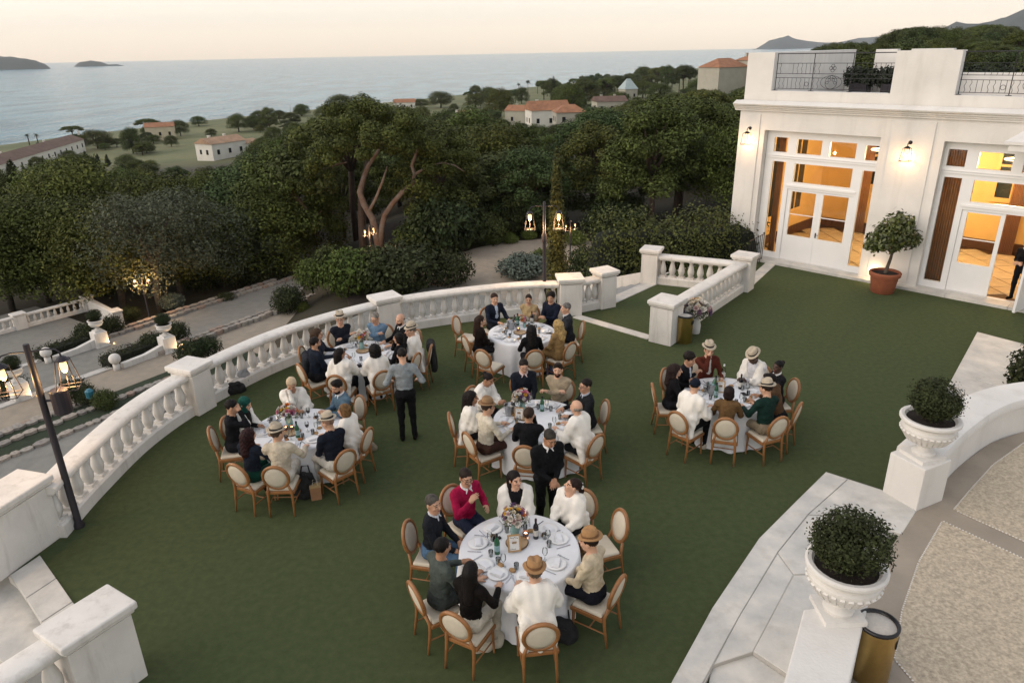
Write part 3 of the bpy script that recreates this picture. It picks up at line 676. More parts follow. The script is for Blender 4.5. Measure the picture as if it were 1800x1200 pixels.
# wall lanterns
bulb = M('lamp_glow', (1,.8,.5), .5, 0, 1, emit=0.55, ecol=(1,.60,.20))
frost = M('lamp_glass_glow', (1,.85,.65), .5, 0, 1, emit=5.0, ecol=(1,.70,.40))
def wall_lantern(s, z, label):
    P = FA+Vector((.7012,-.713,0))*s; g = thing('wall_lantern', label, 'lantern', (P.x, P.y, z), FANG)
    m = MB(); m.lathe([(.055,0),(.055,.03)], 12, X=Matrix.Translation((0,-.03,.32)) @ Matrix.Rotation(-PI/2,4,'X')); m.tube([(0,-.03,.32),(0,-.16,.36),(0,-.22,.30),(0,-.22,.22)], .014, 6); m.build('bracket', iron, g)
    m = MB()
    c = [(-.08,.2),(.08,.2)]; T = .085; B = .125
    for sx in (-1,1):
        for sy in (-1,1): m.tube([(sx*T,-.22+sy*T,.18),(sx*B,-.22+sy*B,-.17)], .008, 4)
    for zz, k in ((.18,T),(-.17,B)):
        q = [(k,-.22+k,zz),(-k,-.22+k,zz),(-k,-.22-k,zz),(k,-.22-k,zz)]
        for a, b in zip(q, q[1:]+q[:1]): m.tube([a, b], .008, 4)
    m.lathe([(.10,.18),(.05,.23),(.02,.24)], 8, c=(0,-.22,0)); m.build('frame', iron, g)
    m = MB(); m.lathe([(.02,.15),(.045,.12),(.05,.02),(.03,-.05)], 10, c=(0,-.22,0)); m.build('bulb', bulb, g, smooth=True)
    l = bpy.data.lights.new('lantern_light', 'POINT'); l.energy = 5; l.color = (1,.56,.26); l.shadow_soft_size = .05
    lo = bpy.data.objects.new('lantern_light', l); COL.objects.link(lo); lo.parent = g; lo.location = (0,-.22,-.09)
wall_lantern(-1.44, 3.98, 'lit wall lantern at the left corner of the villa'); wall_lantern(3.48, 3.86, 'lit wall lantern between the two tall glazed doors')
# dark iron rail on the strip beside the hedge
r = thing('iron_railing', 'low dark iron stair rail beside the hedge and villa corner', 'railing')
a = Vector((7.75,22.6,0)); b = Vector((8.55,23.55,0))
for z in (.95,.12): m = MB(); m.tube([a+Vector((0,0,z)), b+Vector((0,0,z))], .016, 5); m.build('rail', iron, r)
for k in range(9): p = a.lerp(b, k/8); m = MB(); m.tube([p, p+Vector((0,0,.95))], .012, 5); m.build('bar', iron, r)
# planters on the roof
leaf_dk = M('roof_plant_leaf', (.022,.032,.014), .7, .3, 3, island=.4)
# ================================================================ LAMPS, URNS, BINS
def lamp_post(loc, rz, label, e=14, sz=3.1, speaker=False, group=None):
    g = thing('lamp_post', label, 'street lamp', loc, rz, group)
    k = sz/3.1
    m = MB(); m.lathe([(.075,0),(.075,.05),(.05,.08),(.05,2.0),(.075,2.02),(.075,2.22),(.04,2.28),(.038,3.08),(.03,3.1)] if not speaker else [(.08,0),(.08,.05),(.052,.1),(.048,2.3),(.042,3.08),(.038,3.1)], 12); m.build('pole', iron_dk, g, smooth=False); weighted(g.children[-1], 40) if g.children else None
    for sx in (-1, 1):
        m = MB(); m.tube([(0,0,2.98),(sx*.22,0,2.99),(sx*.33,0,2.97),(sx*.38,0,2.92),(sx*.385,0,2.84)], .012, 6); arm = m.build('arm', iron_dk, g)
        m = MB(); cx = sx*.385; T = .075; B = .14
        for ax in (-1,1):
            for ay in (-1,1): m.tube([(cx+ax*T,ay*T,2.80),(cx+ax*B,ay*B,2.36)], .008, 4)
        for zz, q in ((2.80,T),(2.36,B)):
            c = [(cx+q,q,zz),(cx-q,q,zz),(cx-q,-q,zz),(cx+q,-q,zz)]
            for a, b in zip(c, c[1:]+c[:1]): m.tube([a, b], .008, 4)
        m.lathe([(.10,2.79),(.06,2.84),(.02,2.86)], 10, c=(cx,0,0)); ln = m.build('lantern_frame', iron_dk, g)
        m = MB(); m.lathe([(.02,2.78),(.045,2.75),(.05,2.69),(.042,2.63),(.018,2.60)], 12, c=(cx,0,0)); m.build('bulb', bulb, ln, smooth=True)
        m = MB(); m.tube([(cx,0,2.36),(cx,0,2.60)], .01, 5); m.tube([(cx-B,0,2.36),(cx+B,0,2.36)], .007, 4); m.build('stem', iron_dk, ln)
        l = bpy.data.lights.new('lamp_light', 'POINT'); l.energy = e; l.color = (1,.58,.24); l.shadow_soft_size = .06
        lo = bpy.data.objects.new('lamp_light', l); COL.objects.link(lo); lo.parent = ln; lo.location = (cx,0,2.47)
    if speaker:
        m = MB(); m.lathe([(.11,1.98),(.125,2.0),(.125,2.34),(.11,2.36)], 14, c=(.24,-.02,0)); m.tube([(.04,0,2.2),(.13,-.01,2.2)], .02, 6); m.build('speaker', iron_dk, g)
    g.scale = (k,)*3
    return g
lamp_post(at(140,925), math.radians(18), 'tall lamp post with two lit lanterns at the left balustrade', 9, speaker=True)
lamp_post(at(957,549), 0, 'lamp post with two lit lanterns behind the far table', 20)
lamp_post(at(1002,462,PLZ), math.radians(30), 'small lamp post with two lanterns on the plaza edge beside the cypress', 22)
lamp_post(at(655,470,PLZ), math.radians(50), 'distant lit lamp post at the foot of the twin trunk pine', 60)
lamp_post(at(264,562,-9.4), math.radians(20), 'distant lit lamp post among the olive trunks', 50, 3.2)

soil = M('dark_soil', (.02,.013,.009), .95, .3, 8, .8, 40)
leaf_box = M('box_leaf', (.044,.058,.022), .55, .3, 3, island=.5, objrand=.12, spec=.10)
leaf_box2 = M('box_leaf_light', (.080,.105,.032), .6, .3, 3, island=.5, objrand=.15, spec=.10)
def leaf_cloud(m, centers, n, size, mi=0, up=.3, shell=.55, aspect=.55):
    """many leaf-sized diamond faces spread through ellipsoid clumps: centers [(c, (rx,ry,rz))]"""
    w = np.array([r[0]*r[1]+r[1]*r[2]+r[0]*r[2] for c, r in centers]); w = w/w.sum()
    idx = rng.choice(len(centers), size=n, p=w)
    C = np.array([c for c, r in centers])[idx]; R_ = np.array([r for c, r in centers])[idx]
    D = rng.normal(size=(n,3)); D /= np.linalg.norm(D, axis=1)[:,None]
    rad = shell+(1-shell)*rng.random(n)**.6; rad *= 1+.10*rng.normal(size=n)
    P = C+D*R_*rad[:,None]
    nrm = D/R_; nrm /= np.linalg.norm(nrm, axis=1)[:,None]
    nrm += np.array([0,0,up]); nrm += rng.normal(size=(n,3))*.55; nrm /= np.linalg.norm(nrm, axis=1)[:,None]
    a = np.cross(nrm, rng.normal(size=(n,3))); a /= np.linalg.norm(a, axis=1)[:,None]; b = np.cross(nrm, a)
    s = size*(.6+.8*rng.random(n))[:,None]
    V = np.stack([P-a*s, P+b*s*aspect, P+a*s, P-b*s*aspect], 1).reshape(-1,3)
    o = len(m.v); m.v += [tuple(v) for v in V.tolist()]
    m.f += [(o+4*i, o+4*i+1, o+4*i+2, o+4*i+3) for i in range(n)]; m.m += [mi]*n
    return m
def box_ball_mesh(name, r, n, size, mat, core=True):
    m = MB(); cl = [((0,0,0),(r,r,r*.92))]+[(tuple(np.array(d)/np.linalg.norm(d)*r*.55), (r*.52,)*3) for d in rng.normal(size=(9,3))]
    leaf_cloud(m, cl, n, size, shell=.8); leaf_cloud(m, [((0,0,0),(r*1.09,r*1.09,r*1.0))]+[(tuple(np.array(d)/np.linalg.norm(d)*r*.95), (r*.2,)*3) for d in rng.normal(size=(14,3))], n//9, size, shell=.9); return m.mesh(name, mat)
URN_PROF = [(.16,0),(.17,.035),(.155,.05),(.105,.08),(.085,.13),(.10,.155),(.16,.19),(.27,.25),(.355,.35),(.385,.43),(.385,.47),(.355,.49),(.355,.53),(.40,.555),(.43,.585),(.43,.62),(.405,.635),(.36,.63),(.33,.585)]
def urn_proto(label):
    g = thing('urn_planter', label, 'planter')
    m = MB(); m.box((0,0,.03), (.46,.46,.06)); m.lathe(URN_PROF, 28, c=(0,0,.06), cap=False); u = weighted(m.build('urn', white, g), 35)
    rib = MB().box((0,0,0), (.03,.05,.19)).mesh('flute', white)
    for k in range(28):
        a = 2*PI*k/28; o = link('flute', rib, u, (.338*math.cos(a), .338*math.sin(a), .405)); o.rotation_euler = (0, math.radians(33), a)
    m = MB(); m.lathe([(.345,.645),(.2,.665),(.02,.67)], 24); m.build('soil', soil, g)
    m = MB(); m.tube([(0,0,.62),(.01,.01,.8)], .03, 6); m.build('stem', M('box_bark', (.06,.045,.03), .9, .2, 9), g)
    return g
bb = box_ball_mesh('box_ball', .37, 9000, .020, leaf_box)
u1 = urn_proto('white urn with a round clipped box ball nearest the camera'); u1.location = URN1
o = link('shrub', bb, u1, (0,-.02,1.0)); o.scale = (1.08,1.05,.86)
u2 = copy_tree(u1); u2.location = URN2; u2['label'] = 'white urn with a box ball on the end of the curved parapet'; u2.rotation_euler = (0,0,.3)
for c in u2.children:
    if c.name.startswith('shrub'): c.scale = (.95,.93,.84); c.rotation_euler = (0,0,2)
# distant urn planters on pedestals with box hedging, cheek walls and ball finials
def garden_urn(p, z, label, uplight=True, rz=0):
    u = copy_tree(u1); u.location = (p.x, p.y, z+.95); u['label'] = label; u.rotation_euler = (0,0,rz)
    m = MB(); m.box((0,0,-.50), (.72,.72,.9)); m.box((0,0,-.06), (.5,.5,.12)); m.box((0,0,-.93), (.8,.8,.08)); m.build('pedestal', white_b, u, bev=.02)
    m = MB(); m.tube([(.58,-.42,-.95),(.58,-.42,-.86)], .05, 8); sp = m.build('uplight', bulb if uplight else iron, u)
    if uplight:
        l = bpy.data.lights.new('uplight', 'SPOT'); l.energy = 25; l.color = (1,.66,.36); l.spot_size = 1.9; l.shadow_soft_size = .04
        lo = bpy.data.objects.new('uplight', l); COL.objects.link(lo); lo.parent = u; lo.location = (.62,-.46,-.84); lo.rotation_euler = (math.radians(150), 0, math.radians(50))
    return u
gu = [(at(178,607,-9.1), -9.1, 'far clipped box ball in a white urn on a lit pedestal'), (at(297,617,-8.6), -8.6, 'white urn on a lit pedestal in the lower garden, right of its twin'), (at(38,700,-8.6), -8.6, 'white urn behind the lantern of the left lamp post')]
for k, (p, z, lb) in enumerate(gu): garden_urn(p, z, lb, rz=.9)
def cheek(p, z, label):
    g = thing('cheek_wall', label, 'wall'); a = Vector((p.x, p.y, 0)); 
    m = MB(); d = (-UU); e = a+d*2.7; s = VV*.14
    vs = []
    for q, h in ((a+d*.2,.55),(a+d*1.4,.32),(e,.28)):
        vs += [(q.x-s.x,q.y-s.y,z-.4),(q.x+s.x,q.y+s.y,z-.4),(q.x+s.x,q.y+s.y,z+h),(q.x-s.x,q.y-s.y,z+h)]
    fs = [(3,2,1,0),(8,9,10,11)]
    for k in (0,4): fs += [(k,k+1,k+5,k+4),(k+1,k+2,k+6,k+5),(k+2,k+3,k+7,k+6),(k+3,k,k+4,k+7)]
    m.add(vs, fs); m.build('wall', white_b, g, bev=.01)
    m = MB(); q = e+d*.3; n = 16
    m.lathe([(.17,0),(.17,.42),(.10,.46)]+[(.30*math.sin(t), .74-.30*math.cos(t)) for t in [PI*(.13+.87*i/10) for i in range(10)]]+[(.005,1.04)], n, c=(q.x,q.y,z-.1)); m.build('ball_finial', white_b, g, smooth=True)
for (p, z, lb), hl in zip(gu[:2], ('clipped box hedge between ball finial and the farther garden urn', 'clipped box hedge between ball finial and the nearer garden urn')):
    g = thing('hedge', hl, 'hedge', (p.x, p.y, z-.3)); m = MB(); leaf_cloud(m, [(tuple(-UU*(.5+.35*k)+VV*(.75+.35*j)+Vector((0,0,h_))), (.36,.36,.36)) for k in range(8) for j in range(2) for h_ in (.35,.75)], 3200, .05, shell=.75); m.build('foliage', leaf_box, g)
    m = MB(); m.sweep([(-.45,0),(.45,0),(.45,.8),(-.45,.8)], [tuple(-UU*.4+VV*.92), tuple(-UU*3.1+VV*.92)]); m.build('dark_core', M('hedge_core', (.012,.015,.008), .95, .2, 3), g)  # solid near-black filler; shade inside the hedge is put into its colour
cheek(gu[0][0], -9.1, 'low white wall with ball finial by the farther urn'); cheek(gu[1][0], -8.6, 'low white wall with ball finial by the nearer garden urn')
# brass bins
brass = M('brushed_brass', (.62,.43,.16), .36, .12, 4, metal=1.0); sand = M('white_sand', (.62,.58,.52), .95, .08, 30, .5, 90)
def bin_(loc, label, k=1.0):
    g = thing('ash_bin', label, 'bin', loc); r = .215*k; h = .75*k
    m = MB(); m.lathe([(r*.97,0),(r*.97,.02),(r,.03),(r,h-.03)], 28, cap=False); weighted(m.build('body', brass, g), 40)
    m = MB(); m.lathe([(r+.002,h-.04),(r+.008,h-.03),(r+.008,h),(r-.02,h+.005),(r-.03,h-.03)], 28, cap=False); m.build('rim', M('black_gloss', (.012,.012,.014), .2, .1, 5), g, smooth=True)
    m = MB(); m.lathe([(r-.02,h-.035),(r*.5,h-.02),(.01,h-.015)], 24); m.build('sand', sand, g)
    for a in (math.radians(-35), math.radians(150)):
        m = MB(); m.box(((r-.004)*math.cos(a),(r-.004)*math.sin(a),h*.76), (.02,.13,.10), a); m.build('opening', M('bin_opening', (.006,.006,.006), .6, .1, 5), g, bev=.02)
    return g
bin_(at(1545,1093,.85)-Vector((0,0,.75)), 'brass ash bin with white sand at the bottom right corner')
bin_(at(1201,600), 'brass ash bin beside the white balustrade pillar', .95)
# terracotta pot with citrus tree
terra = M('terracotta', (.30,.095,.045), .8, .15, 4, .3, 25)
g = thing('citrus_tree', 'small citrus tree in a terracotta pot between the glazed doors', 'tree', at(1550,513), scale=1.12)
m = MB(); m.lathe([(.26,0),(.28,.02),(.33,.40),(.335,.44),(.38,.45),(.39,.53),(.37,.56),(.34,.56),(.33,.50)], 26, cap=False); weighted(m.build('pot', terra, g), 40)
m = MB(); m.lathe([(.335,.50),(.1,.52),(.01,.52)], 20); m.build('soil', soil, g)
barkg = M('grey_bark', (.12,.095,.07), .9, .25, 8, .6, 30)
m = MB(); m.tube([(0,0,.5),(.03,.0,.7),(.08,.02,.9),(.10,.03,1.05)], [.05,.045,.04,.035], 8)
for q in ((-.35,.1,1.5),(.4,.0,1.5),(.1,.3,1.7),(.15,-.3,1.6),(.0,-.05,1.85)): m.tube([(.10,.03,1.02), (q[0]*.5+.05,q[1]*.5,(q[2]+1.0)/2), q], [.028,.02,.01], 6)
m.build('trunk', barkg, g)
m = MB(); leaf_cloud(m, [((0,0,1.5),(.55,.5,.42)),((-.3,0,1.35),(.38,.35,.3)),((.4,.0,1.45),(.35,.35,.28)),((.15,.1,1.85),(.38,.36,.28)),((-.2,-.1,1.62),(.3,.3,.3)),((.42,.1,1.72),(.2,.2,.2)),((-.5,0,1.25),(.2,.2,.18)),((.62,0,1.4),(.16,.16,.16))], 2600, .055, shell=.35); m.build('crown', M('citrus_leaf', (.085,.105,.022), .45, .3, 3, island=.55, spec=.5), g)
l = bpy.data.lights.new('pot_uplight', 'POINT'); l.energy = 2.2; l.color = (1,.66,.34); l.shadow_soft_size = .04
lo = bpy.data.objects.new('pot_uplight', l); COL.objects.link(lo); lo.location = FA+Vector((.7012,-.713,0))*3.15+Vector((-.713,-.7012,0))*.16+Vector((0,0,.35))
gg = thing('floor_spot', 'small uplight on the ground behind the terracotta pot', 'lamp', lo.location-Vector((0,0,.35))); m = MB(); m.lathe([(.05,0),(.06,.2),(.04,.24)], 10); m.build('housing', iron, gg); m = MB(); m.lathe([(.035,.245),(.03,.255)], 10); m.build('lens', bulb, gg)
# ================================================================ VEGETATION AND FAR HOUSES
def proj(x, y, z):
    v = Vector((x, y, z-CAM_H)); w = v.dot(_F)
    return (900+FPX*v.dot(_R)/w, 600-FPX*v.dot(_U)/w, w)
bark = M('pine_bark', (.085,.055,.04), .9, .35, 3, .8, 12, col2=(.05,.04,.033)); bark_g = M('olive_bark', (.07,.06,.05), .9, .3, 4, .7, 14)
bark_red = M('red_pine_bark', (.19,.165,.145), .9, .4, 1.1, 1.0, 6, col2=(.13,.062,.036), bdist=.08)
L_PINE = M('pine_needles', (.102,.126,.034), .7, .3, .5, island=.45, objrand=.22, spec=.10)
L_PIN2 = M('blue_pine_needles', (.085,.112,.040), .7, .3, .5, island=.45, objrand=.2, spec=.10)
L_OAK = M('holm_oak_leaf', (.102,.125,.030), .65, .35, .6, island=.5, objrand=.25, spec=.10)
L_OLIVE = M('olive_leaf', (.105,.125,.078), .6, .25, .6, island=.45, objrand=.15, spec=.10)
L_DARK = M('cypress_leaf', (.042,.054,.020), .75, .3, .6, island=.45, objrand=.2, spec=.10)
L_LITE = M('fresh_leaf', (.12,.15,.035), .6, .3, 1, island=.45, objrand=.2, spec=.10)
L_LAV = M('lavender_leaf', (.13,.16,.13), .7, .2, 1, island=.4, spec=.10)
def limbs(m, base, r, tips, h0, mid=.5):
    m.tube([base, (base[0]+.1, base[1], h0*.5), (base[0]-.05, base[1]+.1, h0)], [r, r*.85, r*.75], 8)
    for t_ in tips:
        a = (base[0]-.05, base[1]+.1, h0*.95); q = (a[0]+(t_[0]-a[0])*.45, a[1]+(t_[1]-a[1])*.45, a[2]+(t_[2]-a[2])*.6)
        m.tube([a, q, t_], [r*.6, r*.4, r*.12], 6)
def tree_proto(name, cat, trunk_mat, leaf_mat, clumps, nleaf, lsize, r, h0, shell=.35, up=.9, aspect=.55):
    g = thing(name, None, cat)
    m = MB(); limbs(m, (0,0,-1.0), r, [c for c, q in clumps[::2]][:7], h0); m.build('trunk', trunk_mat, g, smooth=True)
    m = MB(); leaf_cloud(m, clumps, nleaf, lsize, shell=shell, up=up, aspect=aspect); m.build('crown', leaf_mat, g)
    return g
def puff_dome(rx, rz, zc, n, pr, flat=.6, seed=0, floor=0.0):
    """clump centres spread over a dome"""
    rs = np.random.default_rng(seed); out = []
    for k in range(n):
        a = k*2.39996+rs.random()*.4; q = math.sqrt((k+.5)/n); z = rz*math.sqrt(max(0, 1-q*q))
        s = pr*(.75+.5*rs.random()); out.append(((rx*q*math.cos(a), rx*q*math.sin(a), zc+z*(.85+.3*rs.random())+floor), (s, s, s*flat)))
    return out
PROTO = {}
# umbrella pines (10 m), two looks
PROTO['umb'] = [tree_proto('umbrella_pine', 'tree', bark, L_PINE, puff_dome(4.2,2.5,6.2,24,1.12,.62,1), 18000, .115, .28, 5.5),
                tree_proto('umbrella_pine', 'tree', bark, L_PIN2, puff_dome(3.8,3.0,5.5,24,1.15,.66,2)+puff_dome(2.6,1.2,4.6,7,1.0,.6,3), 18000, .115, .26, 4.8)]
PROTO['ale'] = [tree_proto('aleppo_pine', 'tree', bark, L_PINE, puff_dome(3.1,4.3,3.6,20,1.08,.7,4)+puff_dome(3.2,1.5,3.0,10,1.0,.7,5), 18000, .11, .24, 4.0),
                tree_proto('aleppo_pine', 'tree', bark, L_PIN2, puff_dome(3.3,3.8,3.4,20,1.12,.7,6)+puff_dome(3.2,1.2,2.2,10,1.0,.7,7), 18000, .11, .24, 3.6)]
PROTO['oak'] = [tree_proto('holm_oak', 'tree', bark_g, L_OAK, puff_dome(2.9,3.2,2.6,22,1.25,.8,8)+puff_dome(2.9,.8,1.8,10,1.2,.8,9), 16000, .09, .22, 2.6, up=.2),
                tree_proto('holm_oak', 'tree', bark_g, L_OAK, puff_dome(2.5,3.8,2.4,22,1.2,.85,10)+puff_dome(2.5,.8,1.6,8,1.2,.8,11), 16000, .09, .2, 2.6, up=.2)]
PROTO['oli'] = [tree_proto('olive_tree', 'tree', bark_g, L_OLIVE, puff_dome(2.4,3.0,3.0,20,1.05,.8,12)+puff_dome(2.4,.8,2.4,9,.95,.8,13), 12000, .075, .2, 2.6, up=.1, aspect=.4)]
PROTO['col'] = [tree_proto('slender_pine', 'tree', bark, L_DARK, [((random.uniform(-.5,.5),random.uniform(-.5,.5),2.0+k*.75), (1.5-.13*k,1.5-.13*k,1.1)) for k in range(9)], 13000, .105, .2, 3.0)]
PROTO['cyp'] = [tree_proto('cypress', 'tree', bark, L_DARK, [((0,0,.9+k*.8), (.95*(1-(k/12)**2)**.6*(.8 if k < 1 else 1)+.05,)*2+(.8,)) for k in range(12)], 7000, .12, .14, 3.0, shell=.6, up=1.2, aspect=.35)]
USED_T = set()
def plant(kind, p, h, rz=None, label=None, cat='tree', group=None, wide=1.0, base_h=10.0):
    pr = random.choice(PROTO[kind]); base = {'umb':9.6,'ale':8.6,'oak':7.0,'oli':7.0,'col':9.0,'cyp':10.2}[kind]
    if pr.name in USED_T: o = copy_tree(pr)
    else: USED_T.add(pr.name); o = pr
    k = h/base; o.location = p; o.scale = (k*wide, k*wide, k); o.rotation_euler = (0, 0, random.uniform(0, 6.28) if rz is None else rz)
    tag(o, label, cat, group); return o
LIM = [(-50,292),(0,290),(60,275),(120,262),(200,262),(250,272),(300,283),(350,292),(430,276),(452,240),(500,222),(560,205),(600,188),(660,182),(800,188),(870,186),(885,212),(1005,214),(1015,185),(1060,178),(1150,165),(1220,150),(1290,146),(1330,142),(1345,100),(1430,98),(1448,70),(1500,72),(1530,80),(1562,44),(1610,34),(1650,42),(1680,52),(1700,40),(1740,36),(1780,50),(1850,45),(1900,30)]
def limy(px):
    for (a, ya), (b, yb) in zip(LIM, LIM[1:]):
        if px <= b: return ya+(yb-ya)*max(0, px-a)/(b-a)
    return 30
SHP = [(-50,268),(0,262),(250,228),(450,205),(560,195),(700,180),(850,165),(1000,148),(1200,125),(1400,110)]
def shore_px(px):
    for (a, ya), (b, yb) in zip(SHP, SHP[1:]):
        if px <= b: return ya+(yb-ya)*max(0, px-a)/(b-a)
    return 110
def zone(px, d):
    side = 'at the far left of the wood' if px < 180 else 'left of the twin trunk pine' if px < 480 else 'around the twin trunk pine' if px < 820 else 'behind the tall cypress' if px < 1080 else 'left of the villa corner' if px < 1310 else 'above the villa roof'
    dist = 'nearest the garden' if d < 85 else 'in mid wood' if d < 170 else 'at the far wood edge'
    return side, dist
NAMES = {'umb':('umbrella pine','wide umbrella pine'),'ale':('pine','rounded dark pine'),'oak':('oak','bushy holm oak'),'oli':('olive','grey green olive'),'col':('slender pine','slender dark pine')}
def in_poly(x, y, P):
    c = False
    for (a, b), (d, e) in zip(P, P[1:]+P[:1]):
        if (b > y) != (e > y) and x < (d-a)*(y-b)/(e-b)+a: c = not c
    return c
CLEAR = [[(262,292),(275,240),(300,232),(420,226),(452,240),(448,300),(330,300)], [(430,226),(440,212),(560,198),(600,198),(600,206),(480,226)], [(690,212),(690,186),(820,186),(850,212)], [(880,232),(885,185),(1000,185),(1005,232)], [(1215,165),(1215,120),(1300,120),(1300,165)]]
def forest():
    pts = []; n = 0; tries = 0
    rs = random.Random(5); cand = []
    for _ in range(14000):
        y = 58+(rs.random()**1.8)*900; b = rs.uniform(-.95,1.15); x = b*y
        cand.append((x, y))
    grid = {}
    for x, y in cand:
        if x > 7.6 and y < 34+x*.2: continue
        if -34 < x < -12 and y < 58: continue
        d = math.hypot(x, y); sp = 4.9+d*.026
        if any((x-a)**2+(y-c)**2 < sp*sp for a, c in pts): continue
        z = terr(x, y); px, py, w = proj(x, y, z)
        if px < -120 or px > 1930: continue
        if z < -28.2 or y > shore_y(x/y)-16: continue
        if any(in_poly(px, py, C) for C in CLEAR): continue
        r = rs.random()
        if px < 240: kind = 'col' if r < .45 and d > 95 else 'oak' if r < .8 else 'ale'
        elif px < 470: kind = 'oak' if r < .45 else 'oli' if r < .6 and d < 90 else 'ale'
        elif px < 850: kind = 'ale' if r < .45 else 'umb' if r < .8 else 'oak'
        else: kind = 'umb' if r < .55 else 'ale' if r < .85 else 'oak'
        h = rs.uniform(6.3,10.8)*(1+min(.7, d/600))
        if px > 1310: h *= 1.15
        top = proj(x, y, z+h)[1]; L = limy(px)
        if py < L+3 and px < 1300: L = min(L, shore_px(px)-rs.uniform(4,20))
        if top < L:
            lo, hi = 0, h
            for _ in range(12):
                mid = (lo+hi)/2
                if proj(x, y, z+mid)[1] < L: hi = mid
                else: lo = mid
            h = lo*rs.uniform(.62,1.0)
        if h < 3.2: continue
        pts.append((x, y)); side, dist = zone(px, d)
        wide = 1.0 if h > 7 else min(1.5, 7/h)
        plant(kind, (x, y, z-.2), h, rs.uniform(0,6.28), '%s %s, %s' % (NAMES[kind][1], side, dist), 'tree', '%s trees %s %s' % (NAMES[kind][0], side, dist), wide=wide)
        n += 1
    return n
NTREES = forest()
print('forest trees', NTREES)
# single trees that the photograph shows on their own
def tree_px(kind, px, py, toppy, label, z=None, wide=1.0):
    p = ray_terr(px, py) if z is None else at(px, py, z)
    q = at_y(px, toppy, p.y); return plant(kind, (p.x, p.y, p.z-.1), max(1.5, q.z-p.z), None, label, 'tree', wide=wide)
tree_px('umb', 130, 248, 220, 'small flat topped umbrella pine standing alone above the long roof', wide=1.5)
tree_px('oak', 172, 262, 225, 'dark spreading pine right of the lone umbrella pine', wide=1.6)
tree_px('umb', 262, 240, 207, 'leaning dark pine left of the small yellow house', wide=1.3)
tree_px('oak', 318, 240, 208, 'dark leaning tree right of the small yellow house', wide=1.1)
tree_px('oak', 350, 222, 204, 'low rounded thicket by the sea left of the round pine', wide=2.0)
tree_px('oak', 420, 232, 197, 'round dark pine standing alone behind the white house', wide=1.15)
tree_px('oak', 302, 258, 236, 'small olive on the lawn left of the white house', wide=1.2)
tree_px('oak', 528, 203, 190, 'low bush on the shore meadow', wide=2.2)
tree_px('oak', 600, 200, 163, 'dense dark pine on the meadow right of the low bush', wide=1.5)
tree_px('oak', 372, 240, 226, 'rounded shrub directly behind the white house roof', wide=1.8)
tree_px('oak', 483, 250, 222, 'broad dark tree at the right end of the lawn', wide=1.4)
tree_px('oak', 798, 200, 182, 'small lone tree on the far green field', wide=1.2)
tree_px('oak', 880, 205, 155, 'big dark pine left of the red roofed houses', wide=1.3)
tree_px('oak', 775, 190, 158, 'pine clump by the shore right of the tiny red roof', wide=1.6)
tree_px('oak', 835, 190, 163, 'dark shore pine beside the big dark pine', wide=1.5)
tree_px('oak', 990, 195, 150, 'rounded tree below the row of far palms', wide=1.3)
tree_px('umb', 1200, 165, 112, 'tall umbrella pine left of the big house on the ridge')
tree_px('oak', 645, 198, 172, 'second dense pine beside the dark meadow pine', wide=1.6); tree_px('oak', 570, 212, 186, 'rounded tree at the left end of the meadow pines', wide=1.5)
tree_px('oak', 740, 190, 172, 'low tree clump between the tiny far house and the shore pines', wide=1.8); tree_px('oak', 860, 185, 150, 'tall shore tree behind the big dark pine', wide=1.3)
tree_px('oak', 1030, 185, 148, 'broad tree right of the thin cypress', wide=1.6); tree_px('oak', 1062, 178, 146, 'far tree above the brown roofed house', wide=1.6); tree_px('oak', 1130, 172, 142, 'broad far tree right of the pale blue roof', wide=1.6); tree_px('oak', 1160, 176, 146, 'low far tree under the tall far palm', wide=1.8); tree_px('oak', 1225, 172, 138, 'bushy tree at the foot of the ridge house', wide=1.5); tree_px('oak', 1085, 195, 158, 'round tree before the brown roofed house', wide=1.4)
tree_px('cyp', 973, 190, 135, 'dark column cypress right of the far palms', wide=1.2); tree_px('cyp', 1006, 205, 152, 'thin cypress beyond the red roofed houses'); tree_px('cyp', 1097, 200, 162, 'short cypress below the pale blue roof')
tree_px('cyp', 436, 285, 258, 'short dark cypress right of the white house')
_c = at_y(981,480,20.35); _h = at_y(974,262,20.35).z+7.2; g = thing('cypress', 'tall slender cypress beside the twin lantern lamp post', 'tree', (_c.x,_c.y,-7.2))
m = MB(); m.tube([(0,0,0),(0,0,_h*.5),(-.05,0,_h*.93)], [.30,.26,.03], 8); m.build('trunk', MATS['cypress_leaf'], g)  # tapered core added behind the sparse leaves, dark as the crown's inner shade
m = MB(); leaf_cloud(m, [((-.06*k/22,0,1.0+k*(_h-1.5)/22), (.47*(1-(k/23)**2.2)**.8+.03,)*2+(.55,)) for k in range(23)], 30000, .055, shell=.55, up=1.3, aspect=.35); m.build('crown', M('near_cypress_leaf', (.075,.080,.026), .75, .35, 2, island=.5, spec=.1), g)
_rs = random.Random(21); _n = 0
while _n < 34:
    px = _rs.uniform(120, 640); py = _rs.uniform(shore_px(px)+7, limy(px)+4 if px < 450 else shore_px(px)+30)
    if any(in_poly(px, py, C) for C in CLEAR[:1]) or py < shore_px(px)+6: _n += .1; continue
    o = tree_px(_rs.choice(['oak','oak','ale']), px, py, py-_rs.uniform(12,26), 'rounded tree scattered on the coastal meadow', wide=_rs.uniform(1.1,1.7)); o['group'] = 'trees scattered on the coastal meadow'; _n += 1
